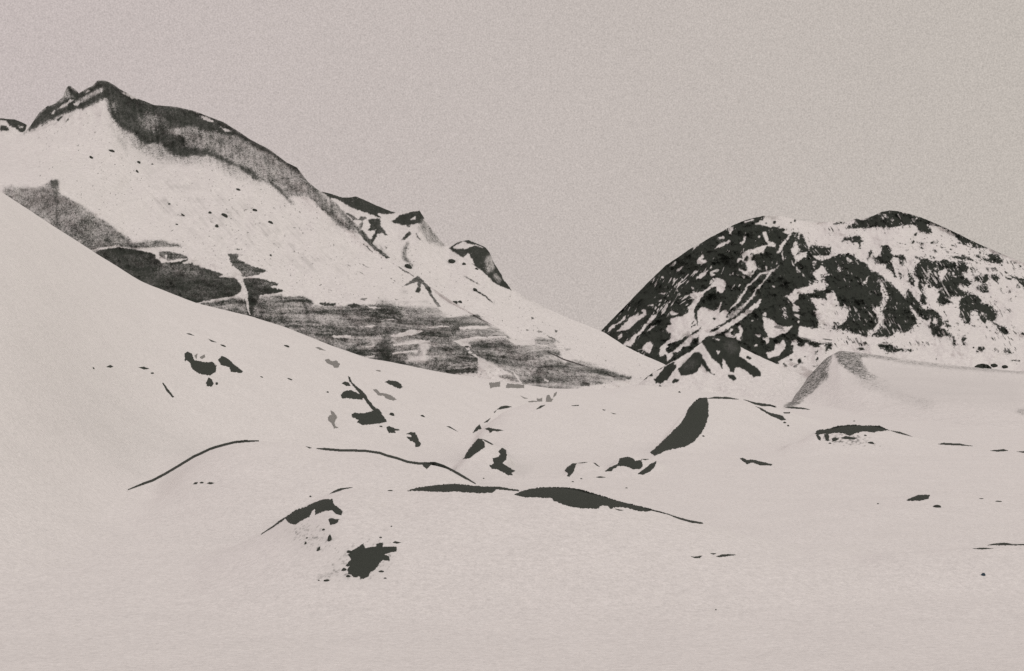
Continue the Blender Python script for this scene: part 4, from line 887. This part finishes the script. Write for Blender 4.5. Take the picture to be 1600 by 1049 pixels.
Bd('small curved dark stone just below the almond shaped boulder', 'Z7', 1085, 124, 22, 11, tilt=5, seed=20)
Bd('tiny dark stone left of the almond shaped boulder', 'Z7', 731, 106, 6, 5, seed=21)
Bd('tiny dark stone on the plain right of the almond boulder, farther one', 'Z7', 1346, 75, 13, 3, seed=22)
Bd('tiny dark stone on the plain right of the almond boulder, nearer one', 'Z7', 1446, 91, 18, 4, seed=23)
O('long thin dark streak running out of the right edge of the foreground', [P_('Z7', '1375,352 1420,342 1480,336 1530,344 1600,345 1680,346 1680,354 1600,352 1500,352')])
O('short thin dark streak under the long one at the right edge', [P_('Z7', '1290,372 1350,366 1420,371 1350,377')])
Bd('small blue tinged stone alone in the right foreground', 'Z7', 1356, 530, 12, 13, tilt=50, seed=24, mat=M_BLUE)
Bd('single dark speck of stone in the empty middle foreground', 'Z6', 1366, 889, 5, 5, seed=25)
# dome line
O('long thin curving rock line up the left side of the snow dome', [band('Z1', '304,1012 400,974 450,957 520,920 600,873 700,812 740,795 790,770 830,757 885,742 940,729 1000,723 1085,721', 14)], rag=.15)
O('long thin rock line down the right side of the snow dome', [band('Z2', '70,664 130,668 240,678 340,679 430,682 530,696 580,714 660,735 740,763 820,774 940,772 1000,792 1080,832 1160,878 1240,924', 17), P_('Z2', '845,778 915,780 880,816 855,797')], rag=.3)
O('tiny broken end of the rock line near the top of the dome', [P_('Z1', '1360,752 1400,762 1385,766')])
O('row of three small dark stones in the snow on the front of the dome', [P_('Z8', '462,370 475,358 492,358 485,368'), ell('Z8', 515, 360, 12, 5), P_('Z8', '545,366 560,356 590,362 570,370')])
# front mound
O('thin dark rock wisp at the left end of the front mound crest', [P_('Z5', '512,200 540,180 580,164 660,158 600,172 560,185')])
Bd('tiny dark sliver on the front mound crest between wisp and dark band', 'Z5', 875, 180, 16, 4, seed=26)
O('black rock band along the middle of the front mound crest', [P_('Z5', '975,180 1050,158 1120,150 1200,140 1260,138 1340,146 1400,152 1480,156 1600,168 1640,172 1600,176 1510,172 1480,192 1400,194 1340,190 1260,184 1190,188 1100,182 1050,180'), band('Z6', '-10,158 80,164 195,180', 17)])
O('thickest black rock mass on the right half of the front mound crest', [P_('Z6', '165,202 190,190 240,172 320,160 400,158 480,160 560,172 640,195 720,220 800,245 900,268 980,288 980,300 950,304 900,298 830,280 770,276 740,288 720,270 690,268 660,286 580,284 510,278 440,254 400,240 390,225 320,218 270,220 210,215')])
O('thin tapering right end of the rock crest on the front mound', [P_('Z6', '965,286 1040,304 1120,330 1200,352 1285,368 1290,378 1220,370 1150,350 1080,322 1000,302')])
O('pale slit of thin rock under the right end of the thick crest mass', [P_('Z6', '760,285 820,296 790,298')])
O('jagged black rock roof on the left end of the front mound', [P_('Z5', '180,395 210,365 260,330 310,295 360,280 420,250 470,232 530,228 540,260 590,300 585,325 555,320 530,295 480,300 430,322 425,290 410,300 395,335 350,355 310,380 275,375 250,345 220,370'), band('Z5', '105,440 150,410 180,392 215,362 255,335', 8)])
O('small heart shaped dark rock below the jagged roof rock', [P_('Z5', '505,352 525,340 548,350 572,348 560,372 520,384')])
Bd('small dark stone beneath the heart shaped rock', 'Z5', 515, 470, 12, 26, seed=27)
Bd('tiny dark stone between heart shaped rock and stone beneath it', 'Z5', 478, 413, 9, 7, seed=28)
Bd('tiny dark stone upper of the trail under the jagged roof rock', 'Z5', 380, 462, 7, 6, seed=29)
Bd('tiny dark stone lower of the trail under the jagged roof rock', 'Z5', 371, 495, 6, 12, tilt=10, seed=30)
Bd('slender tilted dark stone left of the largest foreground rock', 'Z5', 447, 532, 8, 18, tilt=25, seed=31)
Bd('tiny dark stone just above the jagged roof rock', 'Z5', 400, 215, 7, 6, seed=32)
O('largest ragged black rock in the foreground snow', [P_('Z5', '625,560 650,535 700,505 715,490 725,520 790,510 795,492 830,488 832,515 880,510 915,515 912,540 840,558 870,572 872,595 830,594 805,620 785,650 755,665 745,690 700,708 690,690 660,695 625,670 620,645 635,628 605,630 640,590')])
O('flat dark stone at the upper right of the largest foreground rock', [P_('Z5', '888,488 905,480 940,487 915,495')])
Bd('dark stone at the left corner of the largest foreground rock', 'Z5', 600, 652, 14, 11, seed=33)
Bd('tiny dark stone under the lower left of the largest foreground rock', 'Z5', 625, 690, 12, 9, seed=34)
Bd('flat dark stone on the snow left below the largest foreground rock', 'Z5', 497, 714, 18, 6, seed=35)
Bd('tiny speck at the far left of the stone below the largest rock', 'Z5', 450, 714, 6, 4, seed=36)
Bd('twin dark speck on the snow right of the largest foreground rock', 'Z5', 822, 660, 14, 6, seed=37)
Bd('tiny speck below the twin speck right of the largest rock', 'Z5', 845, 700, 9, 4, seed=38)
Bd('tiny dark stone above the upper right arm of the largest rock', 'Z5', 818, 458, 8, 5, seed=39)
Bd('tiny lone stone between the front mound crest and the largest rock', 'Z5', 882, 393, 5, 5, seed=40)
Bd('small dark stone at the upper left corner of the largest foreground rock', 'Z5', 632, 545, 16, 10, seed=41)
O('forked thin dark rock on the bare snow right of the front mound, left piece', [P_('Z6', '1215,570 1240,572 1285,566 1270,580 1240,580')])
O('longer thin dark rock right of the forked pair on the bare snow', [P_('Z6', '1330,550 1370,552 1350,560'), P_('Z6', '1365,572 1400,560 1440,556 1490,562 1430,570 1390,576')])
# stones on the mountain slopes
ML, SP = 'left_mountain', 'snow_spur'
GRP = 'small rocks on the left mountain slope'
for lab, fr, x, y, rx, ry, t in [
  ('dark stone on the upper left mountain slope nearest the summit snow corner', 'L1', 665, 519, 17, 7, 10),
  ('small slanting stone left of the one nearest the summit snow corner', 'L1', 545, 560, 14, 7, 50),
  ('round dark stone under the rock band of the left mountain, higher of two', 'L1', 825, 588, 11, 9, 20),
  ('tiny stone right of the round one under the rock band', 'L1', 907, 598, 7, 4, 10),
  ('faint slanting stone under the round one below the rock band', 'L1', 818, 642, 14, 4, 60),
  ('dark stone on the left mountain slope farthest up to the right', 'L1', 1420, 750, 14, 6, 25),
  ('dark stone above the shoulder of the ice cliff flake', 'L1', 1518, 873, 14, 8, 25),
  ('largest of the stones scattered across the middle of the left slope', 'L1', 1338, 905, 20, 11, 35),
  ('dark stone left of the largest scattered stone on the left slope', 'L1', 1250, 889, 10, 9, 0),
  ('round dark stone below the largest scattered stone on the left slope', 'L1', 1290, 969, 11, 11, 0),
  ('tiny stone left of the round low stone on the left slope', 'L1', 1052, 957, 8, 5, 10),
  ('faint slanting stone between the tiny stones on the left slope', 'L1', 1092, 902, 16, 4, 40),
  ('tiny faint stone farthest left in the scatter on the left slope', 'L1', 1008, 835, 7, 6, 0),
  ('dark stone on the slope under the right end of the rock band', 'L3', 162, 488, 16, 8, 25),
  ('flat dark stone above it, close under the rock band end', 'L3', 68, 413, 13, 6, 20),
  ('tiny stone above the ice flakes on the left slope', 'L3', 163, 683, 7, 6, 0)]:
    Bd(lab, fr, x, y, rx, ry, on=ML, tilt=t, group=GRP, seed=len(lab) % 23)
for lab, fr, x, y, rx, ry, t in [
  ('oval dark rock on the spur above the little snow pyramid', 'L3', 985, 755, 26, 14, 35),
  ('dark rock just below the left foot of the knob on the spur', 'L3', 1245, 722, 24, 13, 35),
  ('small dark rock right of the rock below the knob', 'L3', 1315, 736, 12, 8, 30),
  ('tiny dark rock close under the knob skyline on the spur', 'L3', 1390, 765, 11, 6, 35),
  ('dark roof shaped rock low on the spur above the grey cliff', 'L3', 1248, 972, 28, 11, -28),
  ('small dark stone right of the roof shaped rock on the spur', 'L3', 1290, 962, 12, 9, 20),
  ('dark stone at the head of a streak on the open spur', 'L3', 1382, 890, 14, 9, 40)]:
    Bd(lab, fr, x, y, rx, ry, on=SP, tilt=t, group='small rocks on the snow spur', seed=len(lab) % 23)
for lab, x, y, rx, ry, t in [('small dark stone in front of the dark rock cone, right of its middle', 930, 800, 13, 12, 0), ('small dark stone in front of the dark rock cone, at its lower left', 573, 909, 15, 14, -30)]:
    Bd(lab, 'T8', x, y, rx, ry, tilt=t, group='small boulders scattered on the snow', seed=len(lab) % 23)
